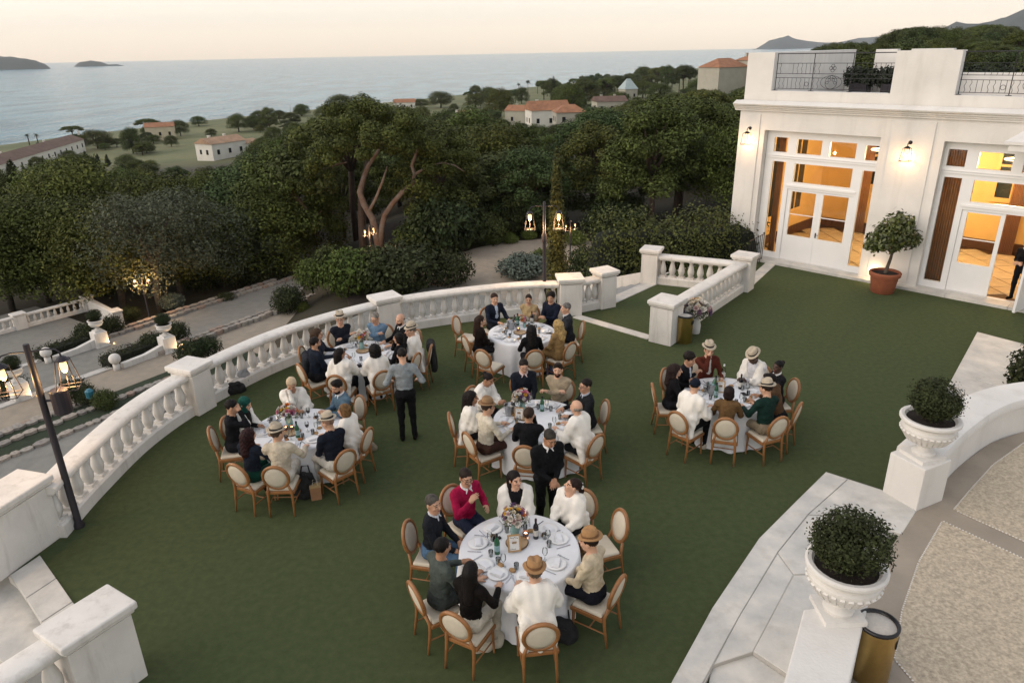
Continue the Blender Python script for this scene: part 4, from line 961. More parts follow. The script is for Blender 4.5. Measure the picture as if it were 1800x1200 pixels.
# hero pine with two crooked trunks
HY = 55.0
hp = thing('umbrella_pine', 'big twin trunk umbrella pine with red bark in the centre', 'tree', at_y(665,452,HY))
def H(px, py, dy=0): return at_y(px, py, HY+dy)-hp.location
m = MB(); m.tube([H(672,470),H(664,425),H(655,385),(H(640,360)),H(632,338),H(640,310,1),H(648,290,1),H(662,270,1),H(672,250,1)], [.36,.30,.27,.25,.22,.19,.16,.13,.06], 10)
m.tube([H(655,385),H(648,372),H(660,350,-1),H(672,320,-1),H(681,292,-1)], [.2,.15,.11,.09,.04], 6); m.build('trunk', bark_red, hp, smooth=True)
m = MB(); m.tube([H(668,455),H(671,400),H(676,378),H(690,358),(H(707,338)),H(726,322),H(729,306),H(724,292),H(732,268),H(742,240)], [.28,.22,.21,.2,.185,.17,.155,.13,.09,.04], 10)
m.tube([H(729,306),H(745,298),H(762,290),H(778,286),H(800,291),H(816,302)], [.14,.1,.08,.07,.05,.02], 6); m.build('second_trunk', bark_red, hp, smooth=True)
m = MB(); m.tube([H(640,455,1),H(636,400,1),H(634,340,1.5),H(645,280,2)], [.35,.3,.25,.1], 8); m.build('rear_trunk', bark, hp, smooth=True)
cl = []
PX = HY*1.04/FPX
for px, py, r, dy in [(560,235,34,1),(600,210,38,0),(640,195,36,2),(690,195,36,1),(735,208,34,0),(620,235,38,-2),(665,225,38,-3),(710,232,38,-2),(750,245,34,-1),(590,262,32,-1),(548,275,30,0),(525,305,26,1),(640,258,28,-2),(700,262,28,-2),(775,262,32,0),(800,285,26,1),(755,285,26,0),(570,300,26,1),(530,255,26,2),(640,215,36,4),(700,215,36,4),(595,235,34,4),(750,232,30,4),(815,262,28,2),(545,320,22,0),(785,310,22,1)]:
    c = H(px, py, dy); s = r*PX
    for k in range(3):
        d = Vector(rng.normal(size=3)); d.normalize(); cl.append((tuple(c+d*s*.6), (s*.5, s*.5, s*.34)))
m = MB(); leaf_cloud(m, cl, 40000, .095, shell=.5, up=.5); m.build('crown', L_PINE, hp)
# dead and leaning branches beside it
g = thing('leaning_pine', 'leaning red barked pine trunk left of the twin trunk pine', 'tree', at_y(540,420,57)); 
m = MB(); K = lambda px, py: at_y(px, py, 57)-g.location
m.tube([K(555,400),K(540,375),K(525,352),K(508,338),K(500,320)], [.3,.27,.22,.18,.1], 8); m.tube([K(540,372),K(556,380),K(566,370)], [.1,.07,.03], 5); m.tube([K(540,310),K(565,298),K(590,290),K(610,285)], [.03,.06,.08,.05], 5); m.build('trunk', bark_red, g, smooth=True)
m = MB(); leaf_cloud(m, [(tuple(K(520,300)),(2.2,2.2,1.4)),(tuple(K(560,320)),(2.0,2.0,1.2)),(tuple(K(490,320)),(1.8,1.8,1.2))], 2500, .2); m.build('crown', L_PIN2, g)
# trees nearest the lower court
NEAR = [('oli',285,545,325,'grey olive with forked red lit trunk behind the far lamp post',1.15),('oli',318,520,318,'pale olive right of the forked olive',1.1),('oak',215,535,345,'dark oak left of the far lamp post',1.1),('oak',150,520,330,'light green oak above the far balustrade corner',1.2),('oak',85,525,345,'brownish oak above the small far balustrade',1.15),('oak',20,540,355,'dark oak at the left edge above the far balustrade',1.2),('oli',420,500,345,'drooping olive above the garden path',1.3),('oak',480,490,330,'dark tree right of the drooping olive',1.2),('oak',370,505,352,'green shrubby tree between the olives',1.2),('oak',560,455,345,'dark tree left of the twin trunk pine foot',1.1),
        ('ale',880,410,250,'broad pine directly left of the tall cypress',1.2),('oak',800,400,290,'pale leaved tree right of the twin trunk pine',1.2),('umb',1185,400,240,'puffy round pine left of the villa corner',1.35),('ale',1080,400,265,'dark pine right of the tall cypress',1.3),('umb',1270,400,250,'puffy pine at the villa corner',1.2),('ale',960,400,270,'dark pine directly behind the tall cypress',1.2)]
for kind, px, py, top, lb, w in NEAR: tree_px(kind, px, py, top, lb, z=-9.7 if px < 600 else -8.0, wide=w)
# shrubs
SH = {}
def shrub_proto(key, name, mat, n, ls, r=(1,1,.85), seed=0):
    g = thing(name, None, 'shrub'); rs = np.random.default_rng(seed)
    cl = [((0,0,.45),(1*.8,1*.8,.6))]+[((.62*math.cos(a),.62*math.sin(a),.42+.2*rs.random()),(.46,.46,.42)) for a in np.arange(0,6.28,.9)]+[((.3*math.cos(a),.3*math.sin(a),.78),(.42,.42,.34)) for a in np.arange(.3,6.28,1.6)]
    m = MB(); leaf_cloud(m, cl, n, ls, shell=.65); m.build('foliage', mat, g)
    m = MB(); m.tube([(0,0,-.3),(0,0,.5)], .06, 6); m.build('stem', bark_g, g); SH[key] = g
shrub_proto('d', 'shrub', leaf_box, 4200, .05, seed=1); shrub_proto('m', 'shrub', leaf_box2, 4200, .05, seed=2); shrub_proto('l', 'shrub', L_LITE, 3800, .055, seed=3); shrub_proto('v', 'lavender_bush', L_LAV, 3800, .06, seed=4)
USH = set()
def shrub(key, px, py, wpx, hpx, label, z=PLZ, deep=1.0):
    p = at(px, py, z); w = (p-Vector((0,0,CAM_H))).dot(_F); g = SH[key]
    if g.name in USH: o = copy_tree(g)
    else: USH.add(g.name); o = g
    s = wpx/FPX*w/2; hh = hpx/FPX*w; o.location = (p.x, p.y+s*.5, z); o.scale = (s, s*deep, hh); o.rotation_euler = (0,0,0); tag(o, label, 'shrub'); return o
for a in [('m',850,432,95,48,'large rounded shrub at the plaza edge'),('d',778,452,150,85,'broad clipped shrub left of the plaza'),('m',745,440,110,46,'tall olive green shrub right of the far pine lamp'),('d',700,520,160,74,'big dark shrub at the wall below the plaza'),('m',655,515,110,66,'rounded dark green shrub just over the balustrade'),('l',612,520,110,70,'yellowish green shrub over the balustrade rail'),('d',790,505,90,52,'low shrub beside the lower plaza corner'),('d',905,415,75,50,'dark round shrub behind the plaza'),('d',830,418,70,60,'dark shrub in the plaza border'),('l',868,430,28,14,'small light green mound at the plaza edge, left of its twin'),('l',897,429,30,16,'small light green mound at the plaza edge'),('l',930,422,28,16,'small light green mound right of its twins'),('l',1012,432,40,22,'light green mound right of the small lamp'),('d',960,415,80,60,'dark shrub behind the lamp lanterns'),('l',955,475,60,30,'light green shrub at the cypress foot'),('v',920,492,95,36,'silvery lavender bush beside the curved balustrade'),('d',1030,505,75,62,'round dark shrub right of the cypress foot'),('m',580,500,70,60,'mid green shrub left of the big shrubs'),('l',545,508,60,45,'light green shrub above the garden path'),('d',1080,425,110,60,'dark hedge behind the small lamp'),('m',765,418,60,35,'rounded green shrub in front of the dark wood'),('m',800,415,60,42,'rounded green shrub right of its neighbour before the wood')]: shrub(*a)
for a in [('d',505,552,62,42,'big dome shaped shrub at the end of the gravel walks',-8.6),('l',533,552,24,18,'small bright mound beside the dome shaped shrub',-8.6),('d',333,640,58,36,'round dark shrub below the balustrade pillar',-7.3),('d',362,630,52,32,'second dark shrub below the balustrade pillar',-7.3),('d',125,710,56,38,'dark shrub behind the left lamp post speaker',-7.5),('d',150,712,40,30,'leafy shrub right of the lamp post speaker',-7.5),('m',182,722,44,32,'open shrub with blue watering spout near the steps',-7.5),('d',150,607,50,34,'dark box hedge left of the farther garden urn',-9.3),('d',195,592,42,32,'round shrub right of the farther garden urn',-9.3),('d',265,625,50,34,'dark box hedge left of the nearer garden urn',-8.9),('d',310,605,44,34,'round shrub right of the nearer garden urn',-8.8),('d',12,705,60,44,'dark box hedge at the left edge behind the lantern',-8.9),('d',225,566,40,22,'low shrub beside the far balustrade end',-9.6),('d',395,535,40,16,'low mound on the stone edged bed',-9.4),('v',300,545,44,24,'grey shrub beside the olive trunks',-9.6),('d',420,505,90,60,'dark shrub mass under the olives',-9.7),('d',350,512,80,50,'dark shrub bank behind the gravel walk',-9.7),('d',470,500,80,50,'dark shrub bank behind the dome shrub',-9.6),('d',180,520,80,30,'dark ground shrub behind the far balustrade',-9.9)]: shrub(*a)
o = thing('watering_spout', 'small blue watering spout between the dark shrubs', 'watering can', at(163,712,-7.4)); m = MB(); m.lathe([(.05,0),(.16,.1),(.18,.4),(.08,.5)], 10, c=(0,0,.3)); m.build('body', M('blue_plastic', (.03,.16,.22), .4, .1, 5), o)
# clipped hedge beside the stairs and the villa
hd = thing('hedge', 'large clipped hedge between the garden steps and the villa', 'hedge')
cl = []
for k in range(15):
    f_ = k/14; x = 3.3+4.9*f_; y = 24.2+.9*f_-.9*math.sin(f_*PI)
    for z, r in ((-1.2,1.25),(-.2,1.35),(.75,1.15)): cl.append(((x+random.uniform(-.1,.1), y+random.uniform(-.1,.1), z+.25*math.sin(k*.9)), (1.0, r, .95)))
m = MB(); leaf_cloud(m, cl, 30000, .05, shell=.82); m.build('foliage', leaf_box2, hd)
m = MB(); [m.lathe([(.05,-2.2),(.8,-2),(.85,0),(.6,.9),(.05,1.1)], 8, c=(3.5+1.1*k,24.0+.1*k,0)) for k in range(5)]; m.build('dark_core', M('hedge_inner', (.010,.013,.007), .95, .2, 3), hd)  # filler lumps behind the leaves, coloured near-black as the hedge's inner shade
g = thing('conifer', 'dark conifer cropped at the right edge beside the far landing', 'shrub', at(1806,695)); m = MB(); leaf_cloud(m, [((0,0,.5),(.45,.45,.7)),((0,0,1.1),(.3,.3,.6))], 3000, .05); m.build('foliage', leaf_box, g)
# roof terrace plants
for s, t_, lb in ((-.35,5.9,'dark potted plant at the left end of the villa roof'),(.75,5.9,'dark potted plant on the villa roof behind the scroll railing'),(3.6,8.0,'long dark hedge planter on the villa roof'),(7.6,8.2,'dark hedge planter at the right of the villa roof')):
    P = FA+Vector((.7012,-.713,0))*s+Vector((.713,.7012,0))*t_; g = thing('roof_planter', lb, 'planter', (P.x, P.y, 5.06), FANG); w = .3 if t_ < 7 else 1.5
    m = MB(); m.box((0,0,.2), (w*2,.5,.4)); m.build('trough', iron_dk, g); m = MB(); leaf_cloud(m, [((x,0,.62),(.35,.3,.36)) for x in np.arange(-w,w+.1,.3)], 1800, .06); m.build('foliage', leaf_dk, g)
# palms
def palm(px, py, top, label):
    p = ray_terr(px, py) or at(px, py, -27); h = max(4, at_y(px, top, p.y).z-p.z); g = thing('palm_tree', label, 'palm', p)
    m = MB(); m.tube([(0,0,-1),(.1,0,h*.5),(0,0,h)], [.3,.22,.2], 7); m.build('trunk', bark_g, g)
    m = MB(); L = h*.28
    for k in range(22):
        a = k*2.4; e = random.uniform(-.5,.9); pts = [Vector((math.cos(a)*L*t, math.sin(a)*L*t, h+L*(e*t-.75*t*t))) for t in (0,.35,.7,1)]
        sd_ = Vector((-math.sin(a), math.cos(a), 0))
        for q, (b, c) in enumerate(zip(pts, pts[1:])):
            w1_, w2_ = [(.05,.16),(.16,.14),(.14,.02)][q]; w1_ *= L*.55; w2_ *= L*.55
            m.add([b-sd_*w1_, b+sd_*w1_, c+sd_*w2_, c-sd_*w2_], [(0,1,2,3)])
    m.build('fronds', L_DARK, g)
for a in [(52,255,236,'leftmost of the two palms above the long roof'),(68,256,236,'right one of the two palms above the long roof'),(912,165,147,'leftmost far palm by the sea'),(928,165,142,'second far palm by the sea'),(945,165,143,'third far palm by the sea'),(962,165,146,'rightmost palm of the far row by the sea'),(1101,175,136,'palm beside the pale blue roof'),(1168,165,132,'tall far palm left of the big ridge house'),(1193,165,132,'far palm nearest the big ridge house')]: palm(*a)
# houses
roof_t = M('terracotta_roof', (.36,.17,.09), .85, .2, .6, .5, 4, bdist=.1); roof_p = M('pale_tile_roof', (.42,.27,.17), .85, .2, .5, .5, 4, bdist=.1); roof_b = M('brown_tile_roof', (.16,.10,.075), .85, .2, .5)
hw = M('house_white', (.70,.67,.60), .8, .06, .4); hy = M('house_cream', (.55,.48,.34), .8, .08, .4); hg = M('house_grey', (.42,.40,.33), .8, .08, .4)
def house(p, w, d, h, rz, label, wall=hw, roof=roof_t, pitch=.28, wins=3, chim=1, floors=1, hip=False):
    g = thing('house', label, 'house', p, rz)
    m = MB(); m.box((0,0,h/2-1), (w, d, h+2)); m.build('wall', wall, g)
    r = pitch*d/2+.2; ov = .35; m = MB(); A = (-w/2-ov, w/2+ov); B = d/2+ov; k = d*.4 if hip else 0
    m.add([(A[0],-B,h),(A[1],-B,h),(A[1],B,h),(A[0],B,h),(A[0]+k,0,h+r+.1),(A[1]-k,0,h+r+.1)], [(0,1,5,4),(2,3,4,5),(1,2,5),(3,0,4),(3,2,1,0)]); ro = m.build('roof', roof, g)
    for c in range(chim): m = MB(); x = w*(-.25+.45*c); m.box((x,d*.12,h+r*.8), (.8,.6,1.6)); m.box((x,d*.12,h+r*.8+.85), (.95,.75,.12)); m.build('chimney', wall, ro)
    for f_ in range(floors):
        zc = (f_+.5)*h/floors
        for i in range(wins):
            x = -w/2+w*(i+.5)/wins
            for s in (-1,):
                wn = MB().box((x,s*(d/2+.03),zc), (1.0,.08,1.5)).build('window', M('far_window', (.02,.022,.025), .2, .1, 1), g); m = MB(); m.box((x,s*(d/2+.06),zc-.82), (1.3,.16,.12)); m.build('sill', wall, wn)
        for s in ((-1, 1) if wins else ()):
            wn = MB().box((s*(w/2+.03),-d*.18,zc), (.08,1.0,1.5)).build('window', MATS['far_window'], g)
            wn = MB().box((s*(w/2+.03),d*.2,zc), (.08,.9,1.4)).build('window', MATS['far_window'], g)
    return g
def gp(px, py): return ray_terr(px, py) or at(px, py, -27)
house(gp(392,278), 13.5, 8, 5.2, math.radians(60), 'white house with pale tiled roof and two chimneys on the lawn', hw, roof_p, .35, 3, 2)
p = gp(392,276); house(p+Vector((7.5,2.5,0)), 6, 5.5, 4.2, math.radians(60), 'low white annexe with pale roof behind the white house', hw, roof_p, .35, 2, 0)
house(gp(285,246), 12, 8, 6, math.radians(20), 'small yellow house with orange roof beside the sea', hy, roof_t, .35, 3, 0)
a = gp(-30,312); b = gp(128,268); house((a+b)/2, (b-a).length*1.05, 9, 4.0, math.atan2(b.y-a.y, b.x-a.x), 'long low white house with brown roof at the left edge', hw, roof_b, .4, 14, 3)
house(gp(712,192), 14, 9, 4.5, math.radians(5), 'tiny far house with orange roof on the green field', hw, roof_t, .4, 3, 1)
house(gp(815,226), 9, 9, 4.5, math.radians(30), 'small orange roof peeping over the trees', hw, roof_t, .5, 2, 1, hip=True)
house(gp(920,222), 12, 8, 6, math.radians(-25), 'grey villa with orange roof, left one of the red roofed pair', hg, roof_t, .4, 2, 1)
house(gp(962,228), 13, 9, 6.5, math.radians(12), 'broad orange roofed house with white chimney', hw, roof_t, .55, 3, 1)
house(gp(1000,232)+Vector((0,0,2)), 9, 8, 4, math.radians(5), 'low orange roofed outbuilding right of the broad house', hg, roof_t, .45, 2, 0, hip=True)
house(gp(1070,206)+Vector((0,0,1)), 11, 8, 4.5, math.radians(8), 'brown roofed house half hidden in the trees', hg, roof_b, .35, 3, 2)
house(gp(1103,182)+Vector((0,0,1)), 7, 7, 6, math.radians(20), 'small house with steep pale blue roof among the far trees', hg, M('pale_blue_roof', (.36,.44,.44), .6, .1, 1), 1.3, 2, 0, hip=True)
BHp = at_y(1268,160,260); house(Vector((BHp.x, BHp.y, at_y(1268,165,260).z)), 13, 10, at_y(1268,118,260).z-at_y(1268,165,260).z, math.radians(28), 'large pale house with orange hipped roof on the ridge', hg, roof_t, .5, 0, 0, 2, hip=True)
BH2 = at_y(1318,160,262); house(Vector((BH2.x, BH2.y, at_y(1318,165,262).z)), 8, 8, at_y(1318,106,262).z-at_y(1318,165,262).z, math.radians(28), 'taller rear block of the ridge house with chimney', hg, roof_t, .4, 0, 1, 2, hip=True)
# thin poles on the shore
for px in (396,512,711): 
    p = gp(px, 205 if px < 600 else 186); m = MB(); m.tube([p, p+Vector((0,0,7))], .09, 5); tag(m.build('utility_pole', iron_dk), 'thin utility pole on the shore %s' % {396:'left of the round pine', 512:'beside the low bush', 711:'behind the tiny far house'}[px], 'pole')
# ================================================================ PEOPLE (signed distance bodies, one continuous mesh each)
def surfnet(D, org, h):
    nx, ny, nz = D.shape; I = D < 0
    c = [D[i:nx-1+i, j:ny-1+j, k:nz-1+k] for i in (0,1) for j in (0,1) for k in (0,1)]
    s = sum((x < 0).astype(np.int8) for x in c); act = (s > 0) & (s < 8)
    ids = -np.ones(act.shape, np.int64); ids[act] = np.arange(act.sum())
    cv = np.stack([x[act] for x in c], 1); off = np.array([(i,j,k) for i in (0,1) for j in (0,1) for k in (0,1)], float)
    acc = np.zeros((cv.shape[0],3)); cnt = np.zeros(cv.shape[0])
    for a in range(8):
        for b in range(a+1, 8):
            if np.abs(off[a]-off[b]).sum() != 1: continue
            x = (cv[:,a] < 0) != (cv[:,b] < 0); t = cv[x,a]/(cv[x,a]-cv[x,b])
            acc[x] += off[a]+(off[b]-off[a])*t[:,None]; cnt[x] += 1
    V = (np.argwhere(act)+acc/cnt[:,None])*h+org
    Q = []
    for ax in range(3):
        sl0 = [slice(None)]*3; sl1 = [slice(None)]*3; sl0[ax] = slice(0,-1); sl1[ax] = slice(1,None)
        e = I[tuple(sl0)] != I[tuple(sl1)]; P = np.argwhere(e); u, w = [(1,2),(2,0),(0,1)][ax]
        ok = (P[:,u] > 0) & (P[:,w] > 0) & (P[:,u] < D.shape[u]-1) & (P[:,w] < D.shape[w]-1); P = P[ok]
        du = np.zeros(3, int); du[u] = 1; dw = np.zeros(3, int); dw[w] = 1
        q = [ids[tuple((P-a).T)] for a in (du+dw, dw, np.zeros(3,int), du)]; q = np.stack(q, 1)
        fl = ~I[tuple(P.T)]; q[fl] = q[fl][:,::-1]; Q.append(q)
    return V, np.concatenate(Q)
def rc(p, a, b, ra, rb):
    a = np.asarray(a, float); b = np.asarray(b, float); ab = b-a; t = np.clip(((p-a) @ ab)/max(1e-9, ab @ ab), 0, 1)
    return np.linalg.norm(p-a-t[...,None]*ab, axis=-1)-(ra+(rb-ra)*t)
def ell(p, c, r, Rm=None):
    q = p-np.asarray(c, float)
    if Rm is not None: q = q @ Rm
    r = np.asarray(r, float); k = np.linalg.norm(q/r, axis=-1); k2 = np.linalg.norm(q/(r*r), axis=-1)
    return k*(k-1)/np.maximum(k2, 1e-6)
class SDF:
    def __init__(s): s.pr = []
    def rc(s, a, b, ra, rb=None, mat=0, k=.03): s.pr.append(('c', np.array(a, float), np.array(b, float), ra, ra if rb is None else rb, mat, k)); return s
    def el(s, c, r, mat=0, k=.03, Rm=None): s.pr.append(('e', np.array(c, float), np.array(r, float), Rm, 0, mat, k)); return s
    def dist(s, q, p): return rc(p, q[1], q[2], q[3], q[4]) if q[0] == 'c' else ell(p, q[1], q[2], q[3])
    def bounds(s, q):
        if q[0] == 'c': r = max(q[3], q[4]); return np.minimum(q[1], q[2])-r, np.maximum(q[1], q[2])+r
        r = q[2].max() if q[3] is not None else q[2]; return q[1]-r, q[1]+r
    def mesh(s, h, cuts=(), noise=None, pad=.03):
        B = [s.bounds(q) for q in s.pr]; lo = np.min([b[0] for b in B], 0)-pad-h*2; hi = np.max([b[1] for b in B], 0)+pad+h*2
        n = np.ceil((hi-lo)/h).astype(int)+1; D = np.full(n, .2)
        ax = [lo[i]+h*np.arange(n[i]) for i in range(3)]
        for q, (a, b) in zip(s.pr, B):
            k = q[6]; m = k*1.5+h*2
            i0 = np.maximum(0, np.floor((a-m-lo)/h).astype(int)); i1 = np.minimum(n, np.ceil((b+m-lo)/h).astype(int)+1)
            S = tuple(slice(x, y) for x, y in zip(i0, i1)); g = np.stack(np.meshgrid(*[ax[i][S[i]] for i in range(3)], indexing='ij'), -1)
            d = s.dist(q, g); o = D[S]
            t = np.clip(.5+.5*(o-d)/k, 0, 1); D[S] = o+(d-o)*t-k*t*(1-t)
        if cuts or noise:
            g = np.stack(np.meshgrid(*ax, indexing='ij'), -1)
            if noise: D = D+noise(g)
            for cfn, k in cuts:
                d = -cfn(g); t = np.clip(.5-.5*(D-d)/k, 0, 1); D = D+(d-D)*t+k*t*(1-t)
        V, Q = surfnet(D, lo, h)
        C = V[Q].mean(1); best = np.full(len(C), 9.); mt = np.zeros(len(C), int)
        for q in s.pr:
            d = s.dist(q, C); x = d < best; best[x] = d[x]; mt[x] = q[5]
        return V, Q, mt
def np_mesh(name, V, Q, mats, mi=None, smooth=True):
    me = bpy.data.meshes.new(name); me.vertices.add(len(V)); me.vertices.foreach_set('co', np.asarray(V, np.float32).ravel())
    me.loops.add(len(Q)*4); me.loops.foreach_set('vertex_index', np.asarray(Q, np.int32).ravel())
    me.polygons.add(len(Q)); me.polygons.foreach_set('loop_start', np.arange(0, len(Q)*4, 4, dtype=np.int32))
    try: me.polygons.foreach_set('loop_total', np.full(len(Q), 4, np.int32))
    except Exception: pass
    for m in mats: me.materials.append(m)
    if mi is not None: me.polygons.foreach_set('material_index', np.asarray(mi, np.int32))
    me.polygons.foreach_set('use_smooth', np.ones(len(Q), bool)); me.update(calc_edges=True); me.validate(); return me
# ---- head: mats 0 skin 1 lips 2 eye 3 brow/beard
def head_proto(male, beard=False):
    s = SDF(); j = 1.0 if male else .92
    s.el((0,-.012,.145), (.077,.097,.092)).el((0,.03,.085), (.060*j,.068,.085), k=.03).rc((0,.066,.018),(0,.07,.03), .026*j, .026*j, k=.03)
    s.rc((0,.10,.118),(0,.119,.086), .009, .015, k=.012).rc((-.04,.082,.132),(.04,.082,.132), .014, k=.02)
    s.rc((-.018,.094,.052),(.018,.094,.052), .0085, k=.01).el((-.078,-.008,.105), (.011,.021,.033), k=.008).el((.078,-.008,.105), (.011,.021,.033), k=.008)
    s.rc((-.042,.075,.085),(-.03,.08,.095), .02, k=.02).rc((.042,.075,.085),(.03,.08,.095), .02, k=.02)
    s.rc((0,-.015,.06),(0,-.028,-.11), .056*j, .062*j, k=.03)
    eye = lambda sx: (lambda g: ell(g, (sx*.032,.107,.115), (.017,.016,.010)))
    V, Q, mt = s.mesh(.0088, cuts=[(eye(-1),.008),(eye(1),.008)])
    C = V[Q].mean(1); m = np.zeros(len(Q), int); x, y, z = np.abs(C[:,0]), C[:,1], C[:,2]
    if beard: m[(y > .02) & (z < .068) & (z > -.02) & ~((x < .02) & (z > .045) & (y > .09))] = 3; m[(y > .08) & (x < .03) & (z > .06) & (z < .073)] = 3
    m[(y > .085) & (x < .024) & (np.abs(z-.052) < .0085)] = 1
    m[(y > .07) & (np.abs(x-.032) < .014) & (np.abs(z-.115) < .0075)] = 2
    m[(y > .06) & (np.abs(x-.034) < .022) & (np.abs(z-.139) < .0045)] = 3
    return V, Q, m
HEADS = {(a, b): head_proto(a, b) for a, b in ((True,False),(True,True),(False,False))}
# ---- hand: wrist at origin, fingers towards +y, palm faces -z, thumb on -x side (right hand seen from above)
def hand_proto(curl):
    s = SDF(); s.rc((0,-.03,0),(0,.01,0), .026, .028, k=.02).rc((-.022,.02,0),(-.026,.08,0), .017, .014, k=.02).rc((.0,.02,0),(.0,.085,.0), .018, .015, k=.02).rc((.022,.02,0),(.026,.076,0), .016, .013, k=.02)
    for x, y0, L in ((-.030,.082,.062),(-.010,.089,.072),(.011,.086,.066),(.030,.076,.052)):
        p = np.array((x, y0, .0)); a = .15
        for k in range(3):
            a += curl*(.55 if k else .35); l = L*(.46,.32,.24)[k]; q = p+np.array((x*.05, math.cos(a)*l, -math.sin(a)*l)); s.rc(p, q, .0088-.0006*k, .0082-.0006*k, k=.006); p = q
    s.rc((-.024,.015,-.004),(-.052,.05,-.014), .014, .011, k=.015).rc((-.052,.05,-.014),(-.058,.08,-.022-.02*curl), .0105, .009, k=.006)
    V, Q, m = s.mesh(.0062, pad=.01); return V, Q
HANDS = [hand_proto(.5), hand_proto(1.35)]
# ---- hair and headwear, shared between people
_FACE = lambda g: np.maximum.reduce([np.abs(g[...,0])-.066, -(g[...,1]-.045), g[...,2]-.178+.6*np.abs(g[...,0])+.006*np.sin(g[...,0]*210+1)*np.sin(g[...,1]*90+g[...,0]*70)])
def nz(a, f, ph=0): return lambda g: a*np.sin(g[...,0]*f+ph)*np.sin(g[...,1]*f*1.1+1+ph)*np.sin(g[...,2]*f*.9+2)
def hair_proto(style):
    s = SDF(); no = nz(.0065, 170); cuts = [(_FACE,.012)]
    neckcut = lambda z0: (lambda g: np.maximum(g[...,2]-z0, -.2+0*g[...,2]))
    if style == 'short': s.el((0,-.014,.152), (.0815,.101,.0925)); cuts += [(lambda g: g[...,2]-.085-.25*np.clip(g[...,1],-.1,.1), .01)]
    elif style == 'quiff': s.el((0,-.014,.153), (.082,.101,.093)).el((0,.045,.228), (.055,.05,.026)); cuts += [(lambda g: g[...,2]-.085-.25*np.clip(g[...,1],-.1,.1), .01)]
    elif style == 'buzz': s.el((0,-.014,.152), (.0805,.100,.0905)); no = None; cuts += [(lambda g: g[...,2]-.09-.3*np.clip(g[...,1],-.1,.1), .01)]
    elif style == 'bald': s.el((0,-.02,.115), (.0815,.092,.055)); no = None; cuts += [(lambda g: g[...,2]-.08-.2*np.clip(g[...,1],-.1,.1), .01)]
    elif style == 'curlyshort': s.el((0,-.014,.165), (.096,.11,.10)); no = nz(.012, 110); cuts += [(lambda g: g[...,2]-.09, .01)]
    elif style == 'long':
        s.el((0,-.018,.15), (.088,.106,.098)).rc((0,-.08,.12),(0,-.13,-.22), .078, .06, k=.04).rc((-.05,-.06,.1),(-.075,-.06,-.18), .045, .032, k=.03).rc((.05,-.06,.1),(.075,-.06,-.18), .045, .032, k=.03)
    elif style == 'wavy':
        s.el((0,-.02,.15), (.096,.112,.10)).rc((0,-.07,.12),(0,-.11,-.16), .10, .085, k=.04).rc((-.07,-.03,.1),(-.09,-.02,-.09), .045, .04, k=.03).rc((.07,-.03,.1),(.09,-.02,-.09), .045, .04, k=.03); no = nz(.011, 95)
    elif style == 'afro': s.el((0,-.03,.14), (.125,.125,.13)).el((0,-.06,.05), (.12,.09,.09)); no = nz(.014, 90)
    elif style == 'bob': s.el((0,-.015,.14), (.094,.108,.105)).el((0,-.03,.06), (.097,.09,.085))
    elif style == 'bun': s.el((0,-.014,.151), (.081,.1005,.092)).el((0,-.105,.19), (.045,.04,.042), k=.01); cuts += [(lambda g: g[...,2]-.075-.2*np.clip(g[...,1],-.1,.1), .01)]
    elif style == 'pony': s.el((0,-.014,.151), (.081,.1005,.092)).rc((0,-.10,.16),(0,-.15,.08), .035, .035, k=.02).rc((0,-.15,.08),(.02,-.15,-.14), .035, .015, k=.02)
    elif style == 'scarf': # wrapped headscarf with drape
        s.el((0,-.015,.15), (.095,.112,.102)).el((0,.0,.04), (.09,.085,.09)).rc((0,-.03,.02),(0,-.04,-.09), .085, .13, k=.04); no = nz(.005, 60)
        cuts = [(lambda g: ell(g, (0,.12,.095), (.055,.09,.072)), .012)]
    elif style == 'turban': s.el((0,-.02,.165), (.094,.115,.10)).el((0,-.05,.10), (.088,.085,.07)); no = nz(.005, 70); cuts = [(lambda g: np.maximum.reduce([np.abs(g[...,0])-.075, -(g[...,1]-.03), g[...,2]-.158]), .015)]
    V, Q, m = s.mesh(.0105 if style in ('afro','long','wavy','scarf') else .0095, cuts=cuts, noise=no); return V, Q
HAIR = {}
def hair_mesh(style, mat):
    if style not in HAIR: HAIR[style] = hair_proto(style)
    key = (style, mat.name)
    if key not in HAIR: HAIR[key] = np_mesh('hair', HAIR[style][0], HAIR[style][1], [mat])
    return HAIR[key]
def hat_meshes(mat, band):
    key = ('hat', mat.name)
    if key in HAIR: return HAIR[key]
    n = 24; m = MB(); vs = []; prof = [(.138,.000),(.140,.006),(.118,.006),(.094,.012),(.090,.05),(.082,.10),(.066,.118),(.03,.112),(.002,.106)]
    for r, z in prof:
        for i in range(n):
            a = 2*PI*i/n; x, y = r*math.cos(a)*.92, r*math.sin(a)*1.08
            dz = 0
            if z < .013: dz = .018*abs(math.cos(a))**2*(r/.15)-.012*max(0, math.sin(a))*(r/.15)
            if z > .09: dz = -.022*max(0, 1-abs(x)/.04)*(1 if r < .08 else .3)-.012*max(0, y/.08)
            vs.append((x, y, z+dz))
    fs = [(j*n+i, j*n+(i+1) % n, (j+1)*n+(i+1) % n, (j+1)*n+i) for j in range(len(prof)-1) for i in range(n)]+[tuple(range((len(prof)-1)*n, len(prof)*n)), tuple(range(n-1,-1,-1))]
    m.add(vs, fs); a = m.mesh('hat', mat, True); m = MB(); m.lathe([(.0965,.012),(.0955,.045)], 20, cap=False); 
    m.v = [(x*.92, y*1.08, z) for x, y, z in m.v]; b = m.mesh('hat_band', band, True); HAIR[key] = (a, b); return a, b
